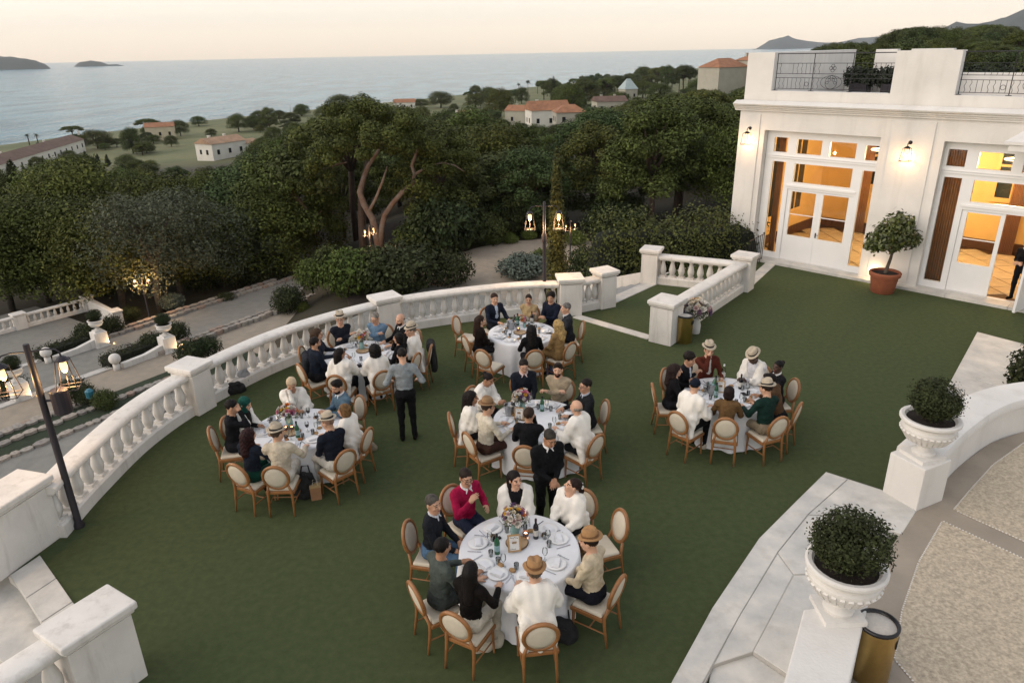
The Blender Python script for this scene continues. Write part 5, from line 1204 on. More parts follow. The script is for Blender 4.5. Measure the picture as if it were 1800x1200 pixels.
def cap_mesh(mat):
    if 'cap' not in HAIR:
        s = SDF(); s.el((0,-.014,.155), (.088,.107,.10)).rc((-.03,.10,.15),(.03,.10,.15), .02, k=.01).rc((-.035,.155,.14),(.035,.155,.14), .012, k=.03)
        HAIR['cap'] = np_mesh('cap', *s.mesh(.0095, cuts=[(lambda g: g[...,2]-.135, .008)])[:2], [mat])
    return HAIR['cap']
GLS = MB()
for sx in (-1,1):
    GLS.tube([(sx*.034+.025*math.cos(2*PI*i/12), .117, .112+.02*math.sin(2*PI*i/12)) for i in range(13)], .0028, 4, cap=False); GLS.tube([(sx*.06,.113,.118),(sx*.08,.04,.122),(sx*.08,-.01,.118)], .0025, 4)
GLS.tube([(-.01,.12,.115),(.01,.12,.115)], .0025, 4)
GLASS_ME = GLS.mesh('glasses', iron)
SKINS = {'fair':(.56,.33,.22),'mid':(.44,.25,.16),'tan':(.36,.19,.11),'brown':(.20,.10,.06),'dark':(.07,.035,.023)}
def skin(k): return M('skin_'+k, SKINS[k], .5, .07, 12, spec=.35)
def cloth(c): return M('cloth_'+c.strip('#'), c, .85, .2, 9, .9, 17, spec=.15, bdist=.03)
lipm = M('lips', (.30,.10,.08), .5, .1, 9); eyem = M('eye', (.03,.022,.02), .2, .1, 9)
def hairm(c): return M('hair_'+c.strip('#'), c, .62, .35, 22, .6, 60, spec=.2, bdist=.012)
def ik(a, b, L1, L2, pole):
    a = np.array(a, float); b = np.array(b, float); d = b-a; L = np.linalg.norm(d); L = min(L, (L1+L2)*.995); u = d/np.linalg.norm(d)
    b = a+u*L; x = (L1*L1-L2*L2+L*L)/(2*L); r = math.sqrt(max(1e-6, L1*L1-x*x)); p = np.array(pole, float); p = p-u*(p@u); p /= np.linalg.norm(p)
    return a+u*x+p*r, b
def rotx(a): c, s = math.cos(a), math.sin(a); return np.array([[1,0,0],[0,c,-s],[0,s,c]])
def rotz(a): c, s = math.cos(a), math.sin(a); return np.array([[c,-s,0],[s,c,0],[0,0,1]])
def roty(a): c, s = math.cos(a), math.sin(a); return np.array([[c,0,s],[0,1,0],[-s,0,c]])
POSES = { # (right hand, left hand) targets in front of the body, x to the right of the person, curl
 'table': ((.16,.40,.80),(-.16,.40,.80)), 'lap': ((.10,.34,.66),(-.10,.34,.66)), 'crossed': ((-.11,.24,.93),(.11,.27,.90)), 'chin': ((.05,.20,1.17),(-.14,.36,.80)),
 'drink': ((.06,.21,1.19),(-.15,.40,.80)), 'gesture': ((.12,.30,1.02),(-.16,.30,.84)), 'wide': ((.30,.42,.80),(-.30,.42,.80)), 'clasp': ((.03,.36,.86),(-.03,.36,.86)), 'rest': ((.2,.36,.80),(-.05,.34,.80)),
 'stand_clasp': ((.04,.24,1.02),(-.04,.24,1.02)), 'stand_fore': ((.26,.22,1.08),(-.26,.22,1.08)), 'stand_side': ((.27,.06,.78),(-.27,.06,.78)), 'pray': ((.02,.24,1.10),(-.02,.24,1.10))}
def person(loc, rz, S, label, group=None):
    """S: dict(top, pants, skin, hair, style, male, pose, lean, look(yaw,pitch), hat, shawl, glasses, beard, coll, stand, slim)"""
    g = thing('person', label, 'person', loc, rz)
    st = S.get('stand', False); male = S.get('male', True); wd = S.get('w', 1.0 if male else .9); L = S.get('lean', .10); tw = S.get('twist', 0.0)
    P = np.array((0,0,.93 if st else .575)); Rm = rotz(tw) @ rotx(-L)
    T = lambda x, y, z: P+Rm @ np.array((x,y,z), float)
    s = SDF(); TOP, PAN, SKN, SHO, COL_ = 0, 1, 2, 3, 4
    s.el(P+np.array((0,-.01,0)), (.172*wd,.13,.13), PAN).el(T(0,.012,.17), (.150*wd,.118,.17), TOP, .06, Rm).el(T(0,.005,.36), (.172*wd,.118,.18), TOP, .06, Rm)
    s.rc(T(-.15*wd,-.01,.478), T(.15*wd,-.01,.478), .070, .070, TOP, .06).rc(T(0,-.02,.47), T(0,-.012,.545), .085, .058, TOP, .05)
    if not male and not S.get('shawl'): s.el(T(-.075,.09,.33), (.07,.06,.07), TOP, .04).el(T(.075,.09,.33), (.07,.06,.07), TOP, .04)
    s.rc(T(0,-.005,.53), T(0,.005,.59), .058, .054, SKN, .02)
    pass
    if S.get('open'): s.el(T(0,.075,.33), (.055,.055,.2), COL_, .01, Rm)
    # legs
    if st:
        for sx in (-1,1):
            hip = P+np.array((sx*.09,0,-.02)); kn = np.array((sx*.10,.03,.50)); an = np.array((sx*.11,-.01,.09))
            s.rc(hip, kn, .092, .062, PAN, .05).rc(kn, an, .062, .046, PAN, .04).rc(an+np.array((0,-.03,-.04)), an+np.array((sx*.02,.16,-.05)), .042, .036, SHO, .02)
    else:
        for sx in (-1,1):
            hip = P+np.array((sx*.09,.02,-.005)); kn = np.array((sx*.115,.43,.545)); an = np.array((sx*.12,.40+.08*sx*S.get('feet',0),.10))
            s.rc(hip, kn, .092, .066, PAN, .05).rc(kn, an, .068, .052, PAN, .04).rc(an+np.array((0,-.03,-.05)), an+np.array((sx*.03,.15,-.06)), .042, .036, SHO, .02)
    # arms
    hands = []
    pr, pl = POSES[S.get('pose', 'table')]; dz = S.get('dz', 0)
    for sx, tg in ((1, pr), (-1, pl)):
        sh = T(sx*.185*wd,-.01,.47); tgt = np.array(tg)+np.array((0,0,dz)); el_, wr = ik(sh, tgt, .285, .255, (sx*.5,-.5,-.7))
        s.rc(sh, el_, .060, .050, TOP, .035).rc(el_, wr, .050, .037, TOP, .025); f = (wr-el_)/np.linalg.norm(wr-el_); hands.append((sx, wr, f))
    ph = hash(label) % 100
    no = lambda q: .006*np.sin(q[...,2]*34+6*q[...,0]+ph)*np.sin(q[...,0]*29+q[...,1]*17+ph)
    V, Q, mt = s.mesh(.0185, noise=no)
    VV_, QQ, MM = [V], [Q], [mt]; n0 = len(V)
    # head
    ly, lp = S.get('look', (0,0)); lr = S.get('tilt', 0.0); hd = T(0,.014,.578); HR = rotz(tw+ly) @ rotx(-(L*.3)+lp) @ roty(lr)
    hv, hq, hm = HEADS[(male, bool(S.get('beard')) and male)]; hs = 1.03 if male else .98
    VV_.append((hv*hs) @ HR.T+hd); QQ.append(hq+n0); n0 += len(hv); MM.append(np.array([SKN,5,6,7])[hm])
    for sx, wr, f in hands:
        hv2, hq2 = HANDS[1 if S.get('pose') in ('drink','clasp','crossed','chin') else 0]
        hv2 = hv2*np.array((1 if sx > 0 else -1,1,1)); hq3 = hq2 if sx > 0 else hq2[:,::-1]
        up = np.array((0,0,1.)) if S.get('pose') not in ('drink','chin','pray','gesture') else np.array((sx*.8,.1,.35))
        x = np.cross(f, up); x /= np.linalg.norm(x); z = np.cross(x, f); B = np.stack([x, f, z], 1)
        VV_.append(hv2 @ B.T+wr+f*.025); QQ.append(hq3+n0); n0 += len(hv2); MM.append(np.full(len(hq3), SKN))
    topm = cloth(S['top']); panm = cloth(S.get('pants', '#1c1d22')); sk = skin(S.get('skin', 'fair')); hm_ = hairm(S.get('hair', '#2a1d16'))
    me = np_mesh('body', np.concatenate(VV_), np.concatenate(QQ), [topm, panm, sk, cloth(S.get('shoe', '#141210')), cloth(S.get('coll') or S.get('open') or '#d8d8d6'), lipm, eyem, hm_], np.concatenate(MM))
    link('body', me, g)
    HM = Matrix.Translation(Vector(hd)) @ Matrix([[*(HR[i]*hs), 0] for i in range(3)]+[[0,0,0,1]])
    def on_head(name, me_, loc=(0,0,0), rx=0):
        o = link(name, me_, g); o.matrix_local = HM @ Matrix.Translation(loc) @ Matrix.Rotation(rx, 4, 'X'); return o
    sty = S.get('style', 'short')
    if sty in ('scarf','turban'): on_head('headscarf', hair_mesh(sty, cloth(S['hair'])))
    elif S.get('cap'): on_head('hair', hair_mesh('buzz', hm_)); on_head('cap', cap_mesh(cloth(S['cap'])))
    elif sty: on_head('hair', hair_mesh(sty, hm_))
    if S.get('hat'):
        straw = {'tan': M('tan_hat', (.36,.20,.085), .85, .12, 20, .3, 60), 'straw': M('straw_hat', (.47,.40,.30), .85, .1, 25, .4, 90), 'brown': M('brown_hat', (.30,.18,.09), .85, .12, 20, .3, 60)}[S['hat']]
        bnd = {'tan': M('brown_band', (.17,.085,.035), .7, .1, 9), 'straw': M('black_band', (.012,.012,.014), .7, .1, 9), 'brown': M('brown_band', (.17,.085,.035), .7, .1, 9)}[S['hat']]
        a, b = hat_meshes(straw, bnd); h = on_head('hat', a, (0,-.016,.188), math.radians(-4)); link('hat_band', b, h)
    if S.get('coll'):
        q = SDF(); pts = [T(.066*math.cos(a), .012+.062*math.sin(a), .555-.018*math.sin(a)) for a in np.linspace(PI*.62, PI*2.38, 12)]
        for a_, b_ in zip(pts, pts[1:]): q.rc(a_, b_, .016, .016, 0, .012)
        for sx in (-1,1): q.rc(T(sx*.026,.07,.535), T(sx*.05,.098,.492), .015, .008, 0, .012)
        v, f_, _ = q.mesh(.0095, pad=.01); link('collar', np_mesh('collar', v, f_, [cloth(S['coll'])]), g)
    if S.get('glasses'): on_head('glasses', GLASS_ME)
    if S.get('bow'): m = MB(); m.box((-.03,0,0), (.05,.02,.04), .3); m.box((.03,0,0), (.05,.02,.04), -.3); m.box((0,0,0), (.02,.025,.025)); b = m.mesh('bow', cloth('#e8e4dc')); on_head('hair_bow', b, (0,-.12,.16))
    if S.get('shawl'):
        q = SDF(); col = S['shawl']; E = [ (sx, *(ik(T(sx*.185*wd,-.01,.47), np.array(tg)+np.array((0,0,dz)), .285, .255, (sx*.5,-.5,-.7)))) for sx, tg in ((1,pr),(-1,pl))]
        q.rc(T(-.12,-.02,.50), T(.12,-.02,.50), .082, .082, 0, .06).el(T(0,-.005,.36), (.205,.150,.20), 0, .08, Rm).el(T(0,-.01,.15), (.205,.155,.20), 0, .08, Rm)
        for sx, el_, wr in E: q.rc(T(sx*.17,-.015,.455), el_, .080, .076, 0, .06).rc(el_, el_+(wr-el_)*.55, .076, .06, 0, .05)
        if S.get('drape', 1): q.rc(T(-.13,-.10,.15), np.array((-.17,-.16,.42 if not st else .7)), .08, .05, 0, .05).rc(T(.13,-.10,.15), np.array((.17,-.15,.47 if not st else .7)), .08, .05, 0, .05).rc(T(0,-.11,.15), np.array((0,-.17,.44)), .07, .05, 0, .06)
        fold = lambda p: .006*np.sin(p[...,0]*50+p[...,2]*26+ph+3*np.sin(p[...,2]*9))+.006*np.sin(p[...,1]*60-p[...,2]*20+ph)
        cuts = [(lambda p: ell(p, T(0,.04,.62), (.085,.085,.10)), .02)]
        if S.get('vopen', 1): cuts.append((lambda p: np.maximum.reduce([np.abs(p[...,0])-.03-.10*np.clip((p[...,2]-.8)/.4,0,1), -(p[...,1]-.08), p[...,2]-1.2]), .02))
        v, f_, _ = q.mesh(.018, noise=fold, cuts=cuts); link('shawl', np_mesh('shawl', v, f_, [M('shawl_'+col.strip('#'), col, .9, .08, 5, .4, 40, spec=.1, bdist=.01)]), g)
    if S.get('scale'): g.scale = (S['scale'],)*3
    return g
# ================================================================ CHAIRS, TABLES, TABLEWARE
wood = M('honey_wood', (.34,.15,.05), .45, .22, 5, .15, 40, coat=.15); fab = M('cream_fabric', (.60,.54,.43), .9, .05, 6, .3, 120, bdist=.004)
def chair_proto():
    g = thing('medallion_chair', None, 'chair')
    m = MB(); m.box((0,.015,.455), (.43,.42,.05), taper=.94); m.build('seat', fab, g, bev=.022, seg=3)
    m = MB(); m.box((0,.015,.405), (.455,.445,.055)); m.build('seat_frame', wood, g, bev=.01)
    tilt = Matrix.Translation((0,-.225,.46)) @ Matrix.Rotation(math.radians(12), 4, 'X'); cz = .28; n = 28; rx, rz_ = .195, .225
    m = MB(); m.tube([(rx*math.cos(2*PI*i/n), 0, cz+rz_*math.sin(2*PI*i/n)) for i in range(n+1)], .027, 8, X=tilt, cap=False)
    m.build('back_frame', wood, g, smooth=True)
    m = MB(); ring = [(q*rx*math.cos(2*PI*i/n), y, cz+q*rz_*math.sin(2*PI*i/n)) for q, y in ((.02,-.03),(.6,-.026),(.93,-.012),(.93,.012),(.6,.028),(.02,.034)) for i in range(n)]
    m.add(ring, [(j*n+i, j*n+(i+1) % n, (j+1)*n+(i+1) % n, (j+1)*n+i) for j in range(5) for i in range(n)], 0, tilt); m.build('back_pad', fab, g, smooth=True)
    for sx in (-1,1):
        m = MB(); a = tilt @ Vector((sx*rx*.78,0,cz-rz_*.66)); m.tube([a, (sx*.185,-.215,.42),(sx*.19,-.225,.30),(sx*.195,-.27,.0)], [.019,.023,.021,.014], 8); m.build('leg', wood, g, smooth=True)
        m = MB(); m.tube([(sx*.195,.195,.40),(sx*.195,.195,.36),(sx*.196,.197,.34),(sx*.2,.205,.02),(sx*.2,.205,0)], [.027,.027,.022,.013,.016], 8); m.build('leg', wood, g, smooth=True)
        m = MB(); m.tube([(sx*.193,-.235,.2),(sx*.198,.2,.2)], .010, 6); m.build('stretcher', wood, g)
    m = MB(); m.tube([(-.195,-.02,.2),(.195,-.02,.2)], .010, 6); m.build('stretcher', wood, g)
    return g
CHAIR = chair_proto()
linen = M('white_linen', (.74,.75,.77), .85, .04, 4, .25, 9, spec=.15, bdist=.02); china = M('white_china', (.78,.78,.77), .25, .02, 4); steel = M('steel', (.55,.55,.56), .25, .05, 8, metal=1.0)
crust = M('bread_crust', (.48,.29,.13), .8, .25, 18, .3, 30); crust_d = M('bread_dark', (.40,.17,.06), .8, .25, 18, .3, 30)
tglass = glass
def clothmesh(seed):
    rs = random.Random(seed); k1, k2 = rs.choice([9,11,13]), rs.choice([17,19,23]); p1, p2 = rs.random()*6, rs.random()*6
    amp = [0,0,0,0,.003,.018,.04,.06,.07]; prof = [(.001,.757),(.4,.757),(.765,.756),(.786,.748),(.793,.72),(.80,.60),(.815,.40),(.835,.18),(.85,.02)]
    m = MB(); m.lathe(prof, 96, cap=False, wob=lambda a, j: 1+amp[j]*(.6*math.sin(k1*a+p1+.4*math.sin(3*a))+.4*math.sin(k2*a+p2))); return m.mesh('tablecloth', linen, True)
PLATE = MB().lathe([(.02,.0),(.075,.0),(.085,.006),(.135,.018),(.133,.022),(.085,.011),(.005,.008)], 24, cap=False).mesh('plate', china, True)
def napkin_mesh():
    m = MB(); n = 6
    for k, (w, l, z) in enumerate(((.17,.10,.016),(.16,.085,.026),(.145,.07,.034))): m.box((.005*k,-.004*k,z), (w,l,.009), .06*k, taper=.94)
    return m.mesh('napkin', linen)
NAPK = napkin_mesh()
FORK = MB().box((0,-.03,.004), (.010,.13,.003)).box((0,.055,.004), (.022,.05,.003)).mesh('fork', steel)
KNIFE = MB().box((0,-.05,.004), (.012,.09,.004)).box((.002,.05,.004), (.016,.11,.003)).mesh('knife', steel)
TUMB = MB().lathe([(.028,0),(.032,.09),(.030,.09),(.026,.006),(.002,.005)], 12, cap=False).mesh('glass_tumbler', tglass, True)
BREAD = MB().lathe([(.005,0),(.034,.004),(.042,.018),(.034,.034),(.005,.042)], 10).mesh('bread_roll', crust, True); BREAD2 = BREAD.copy(); BREAD2.materials[0] = crust_d
wine_red = M('red_wine', (.02,.002,.006), .15, .1, 5)
greenb = M('green_bottle', (.02,.11,.05), .08, .1, 5, spec=.6); darkb = M('wine_bottle', (.012,.012,.018), .1, .1, 5, spec=.6); lab_b = M('bottle_label_blue', (.30,.48,.50), .6, .15, 25); lab_w = M('bottle_label_white', (.62,.60,.55), .6, .1, 25); foil = M('foil', (.05,.012,.02), .35, .1, 5, metal=.4)
WG = MB().lathe([(.032,0),(.03,.003),(.004,.008),(.004,.075),(.02,.085),(.036,.12),(.034,.16),(.030,.185)], 12, cap=False).mesh('wine_glass', tglass, True)
WGW = MB().lathe([(.004,.086),(.019,.09),(.034,.12),(.033,.125),(.002,.125)], 12).mesh('wine', wine_red, True)
TZ = .757
def item(name, me, loc, label, cat, rz=0, group=None):
    o = link(name, me, None, loc); o.rotation_euler = (0,0,rz); return tag(o, label, cat, group)
def bottle(loc, kind, label):
    g = thing('bottle', label, 'bottle', loc)
    body = [(.036,0),(.038,.01),(.038,.17),(.032,.205),(.016,.235),(.014,.29)]
    m = MB(); m.lathe(body, 16); weighted(m.build('glass_body', {'green':greenb,'wine':darkb,'clear':tglass}[kind], g), 40)
    m = MB(); m.lathe([(.0385,.05),(.0385,.14)], 16, cap=False); m.build('paper_label', {'green':lab_b,'wine':lab_w,'clear':lab_w}[kind], g, smooth=True)
    m = MB(); m.lathe([(.0165,.262),(.0165,.305)], 10); m.build('cap', {'green':iron,'wine':foil,'clear':china}[kind], g); return g
def bucket(loc, label, btl='green'):
    g = thing('ice_bucket', label, 'bucket', loc); m = MB(); m.lathe([(.07,0),(.075,.005),(.10,.19),(.105,.195),(.095,.19),(.068,.01)], 20, cap=False); m.build('pail', M('bucket_steel', (.45,.45,.46), .18, .1, 4, metal=1.0), g, smooth=True)
    for sx in (-1,1): m = MB(); m.tube([(sx*.10,-.03,.15),(sx*.125,0,.15),(sx*.10,.03,.15)], .006, 5); m.build('handle', MATS['bucket_steel'], g)
    if btl:
        b = bottle(Vector(loc)+Vector((.02,.02,.03)), btl, label.replace('ice bucket', 'bottle leaning in the ice bucket')); b.rotation_euler = (-.2,.25,0)
    return g
def flower_mesh(mat, r=.03):
    m = MB(); 
    for ring, n, tl in ((1.0,7,.5),(.7,6,.9),(.4,4,1.25)):
        for i in range(n):
            a = 2*PI*i/n+ring*3; c = Vector((math.cos(a), math.sin(a), 0)); s_ = Vector((-c.y, c.x, 0))
            p = c*r*.15; q = c*r*ring*math.cos(tl)*1.1+Vector((0,0,r*ring*math.sin(tl)*1.0+r*.1)); mid = (p+q)/2
            m.add([p, mid+s_*r*.42, q+s_*r*.2+Vector((0,0,r*.1)), q-s_*r*.2+Vector((0,0,r*.1)), mid-s_*r*.42], [(0,1,2,3,4)])
    m.lathe([(.002,0),(r*.28,r*.3),(.002,r*.5)], 6); return m.mesh('flower', mat)
FLW = [flower_mesh(M('petal_'+n, c, .7, .15, 20), r) for n, c, r in (('white',(.72,.68,.60),.042),('cream',(.66,.58,.44),.036),('pink',(.62,.20,.28),.040),('orange',(.70,.20,.03),.036),('yellow',(.72,.42,.04),.030),('purple',(.13,.07,.16),.036),('blush',(.60,.42,.40),.036),('mauve',(.24,.13,.20),.03))]
vase_m = M('aqua_vase', (.25,.42,.40), .15, .1, 6, spec=.6); fol_m = M('bouquet_leaf', (.11,.13,.06), .7, .3, 9, island=.5)
def bouquet(loc, label, k=1.0, seed=0, vase=vase_m):
    g = thing('flower_vase', label, 'flowers', loc, seed, scale=k); rs = random.Random(seed)
    m = MB(); m.lathe([(.045,0),(.05,.01),(.055,.09),(.04,.16),(.045,.18),(.04,.178),(.035,.16),(.05,.09),(.04,.012)], 14, cap=False); m.build('vase', vase, g, smooth=True)
    m = MB(); leaf_cloud(m, [((0,0,.27),(.12,.12,.10))]+[((.12*math.cos(a),.12*math.sin(a),.24),(.06,.06,.05)) for a in (0,1,2,3,4,5)], 420, .018, shell=.3, aspect=.35); m.build('foliage', fol_m, g)
    for i in range(34):
        q = math.sqrt((i+.5)/34); a = i*2.4+rs.random()*.5; th = q*1.35; d = Vector((math.sin(th)*math.cos(a), math.sin(th)*math.sin(a), math.cos(th)))
        o = link('flower', rs.choice(FLW[:2]+FLW), g, d*(.135+rs.uniform(-.012,.02))+Vector((0,0,.235))); o.rotation_euler = d.to_track_quat('Z','Y').to_euler(); s_ = rs.uniform(.75,1.2); o.scale = (s_,)*3
    return g
slice_m = M('wood_slice', (.48,.33,.19), .7, .25, 14); bark_m = M('slice_bark', (.16,.10,.06), .9, .2, 20); paper = M('card_paper', (.72,.71,.68), .8, .03, 9); oakf = M('oak_frame', (.46,.29,.13), .5, .15, 14); inkm = M('menu_ink', (.03,.04,.035), .8, .1, 9)
def wood_slice(loc, label):
    g = thing('wood_slice', label, 'tray', loc); m = MB(); m.lathe([(.15,0),(.155,.01),(.15,.022)], 22, wob=lambda a, j: 1+.03*math.sin(3*a)); m.build('bark', bark_m, g); m = MB(); m.lathe([(.142,.0225),(.01,.0235)], 22, wob=lambda a, j: 1+.03*math.sin(3*a)); m.build('face', slice_m, g); return g
def candle(loc, label):
    g = thing('tea_light', label, 'candle', loc); m = MB(); m.lathe([(.03,0),(.042,.02),(.045,.05),(.038,.075)], 12, cap=False); m.build('holder', M('smoked_glass', (.16,.10,.10), .15, .1, 6), g, smooth=True)
    m = MB(); m.lathe([(.02,.05),(.015,.06)], 8); m.build('flame', M('candle_flame', (1,.6,.25), .5, 0, 1, emit=6, ecol=(1,.5,.18)), g); return g
def frame(loc, rz, label):
    g = thing('menu_frame', label, 'picture frame', loc, rz); X = Matrix.Rotation(math.radians(-22), 4, 'X')
    m = MB(); m.holes(-.085,.085,0,.225,[(-.064,.064,.02,.205)],-.008,.008); m.v = [tuple(X @ Vector(v)) for v in m.v]; m.build('frame', oakf, g)
    m = MB(); m.box((0,0,.1125), (.13,.006,.187), X=X); c = m.build('card', paper, g)
    m = MB(); m.box((0,-.0045,.12), (.05,.002,.004), X=X)
    for k in range(6): m.box((-.045+.018*k,-.0045,.188-.006*(k % 3)), (.011,.002,.009), X=X)
    for k in range(4): m.box((-.05+.02*k,-.0045,.034+.004*(k % 2)), (.012,.002,.007), X=X)
    m.build('print', inkm, c)
    m = MB(); m.add([(-.03,.0,.16),(.03,0,.16),(.03,.10,0),(-.03,.10,0)], [(0,1,2,3)]); m.build('stand', oakf, g); return g
def place_setting(C, ang, tname, full=True, seed=0, glassy=True):
    rs = random.Random(seed); d = Vector((math.cos(ang), math.sin(ang), 0)); s_ = Vector((-d.y, d.x, 0)); rz = ang+PI/2
    b = C+d*.56+Vector((0,0,TZ)); 
    item('plate', PLATE, b+Vector((0,0,.001)), 'round white dinner plate laid on the %s table' % tname, 'plate', rz, 'plates on the %s table' % tname)
    item('napkin', NAPK, b+Vector((rs.uniform(-.02,.02),rs.uniform(-.02,.02),.006)), 'folded white napkin on a plate of the %s table' % tname, 'napkin', rz+rs.uniform(-.5,.5), 'napkins on the %s table' % tname)
    item('fork', FORK, b+s_*.17+Vector((0,0,.001)), 'steel fork beside a plate on the %s table' % tname, 'fork', rz+rs.uniform(-.15,.15), 'forks on the %s table' % tname)
    item('knife', KNIFE, b-s_*.17+Vector((0,0,.001)), 'steel knife beside a plate on the %s table' % tname, 'knife', rz+rs.uniform(-.15,.15), 'knives on the %s table' % tname)
    item('glass_tumbler', TUMB, C+d*.38-s_*.10+Vector((0,0,TZ+.001)), 'clear water glass set out on the %s table' % tname, 'glass', 0, 'water glasses on the %s table' % tname)
    if glassy: item('wine_glass', WG, C+d*.40-s_*.01+Vector((0,0,TZ+.001)), 'stemmed wine glass set out on the %s table' % tname, 'wine glass', 0, 'wine glasses on the %s table' % tname)
    if rs.random() < .8:
        o = item('bread_roll', rs.choice([BREAD, BREAD, BREAD2]), C+d*rs.uniform(.36,.44)+s_*rs.uniform(.08,.16)+Vector((0,0,TZ)), 'small bread roll lying on the %s table' % tname, 'bread', rs.random()*6, 'bread rolls on the %s table' % tname); o.scale = (1.2,.85,1)
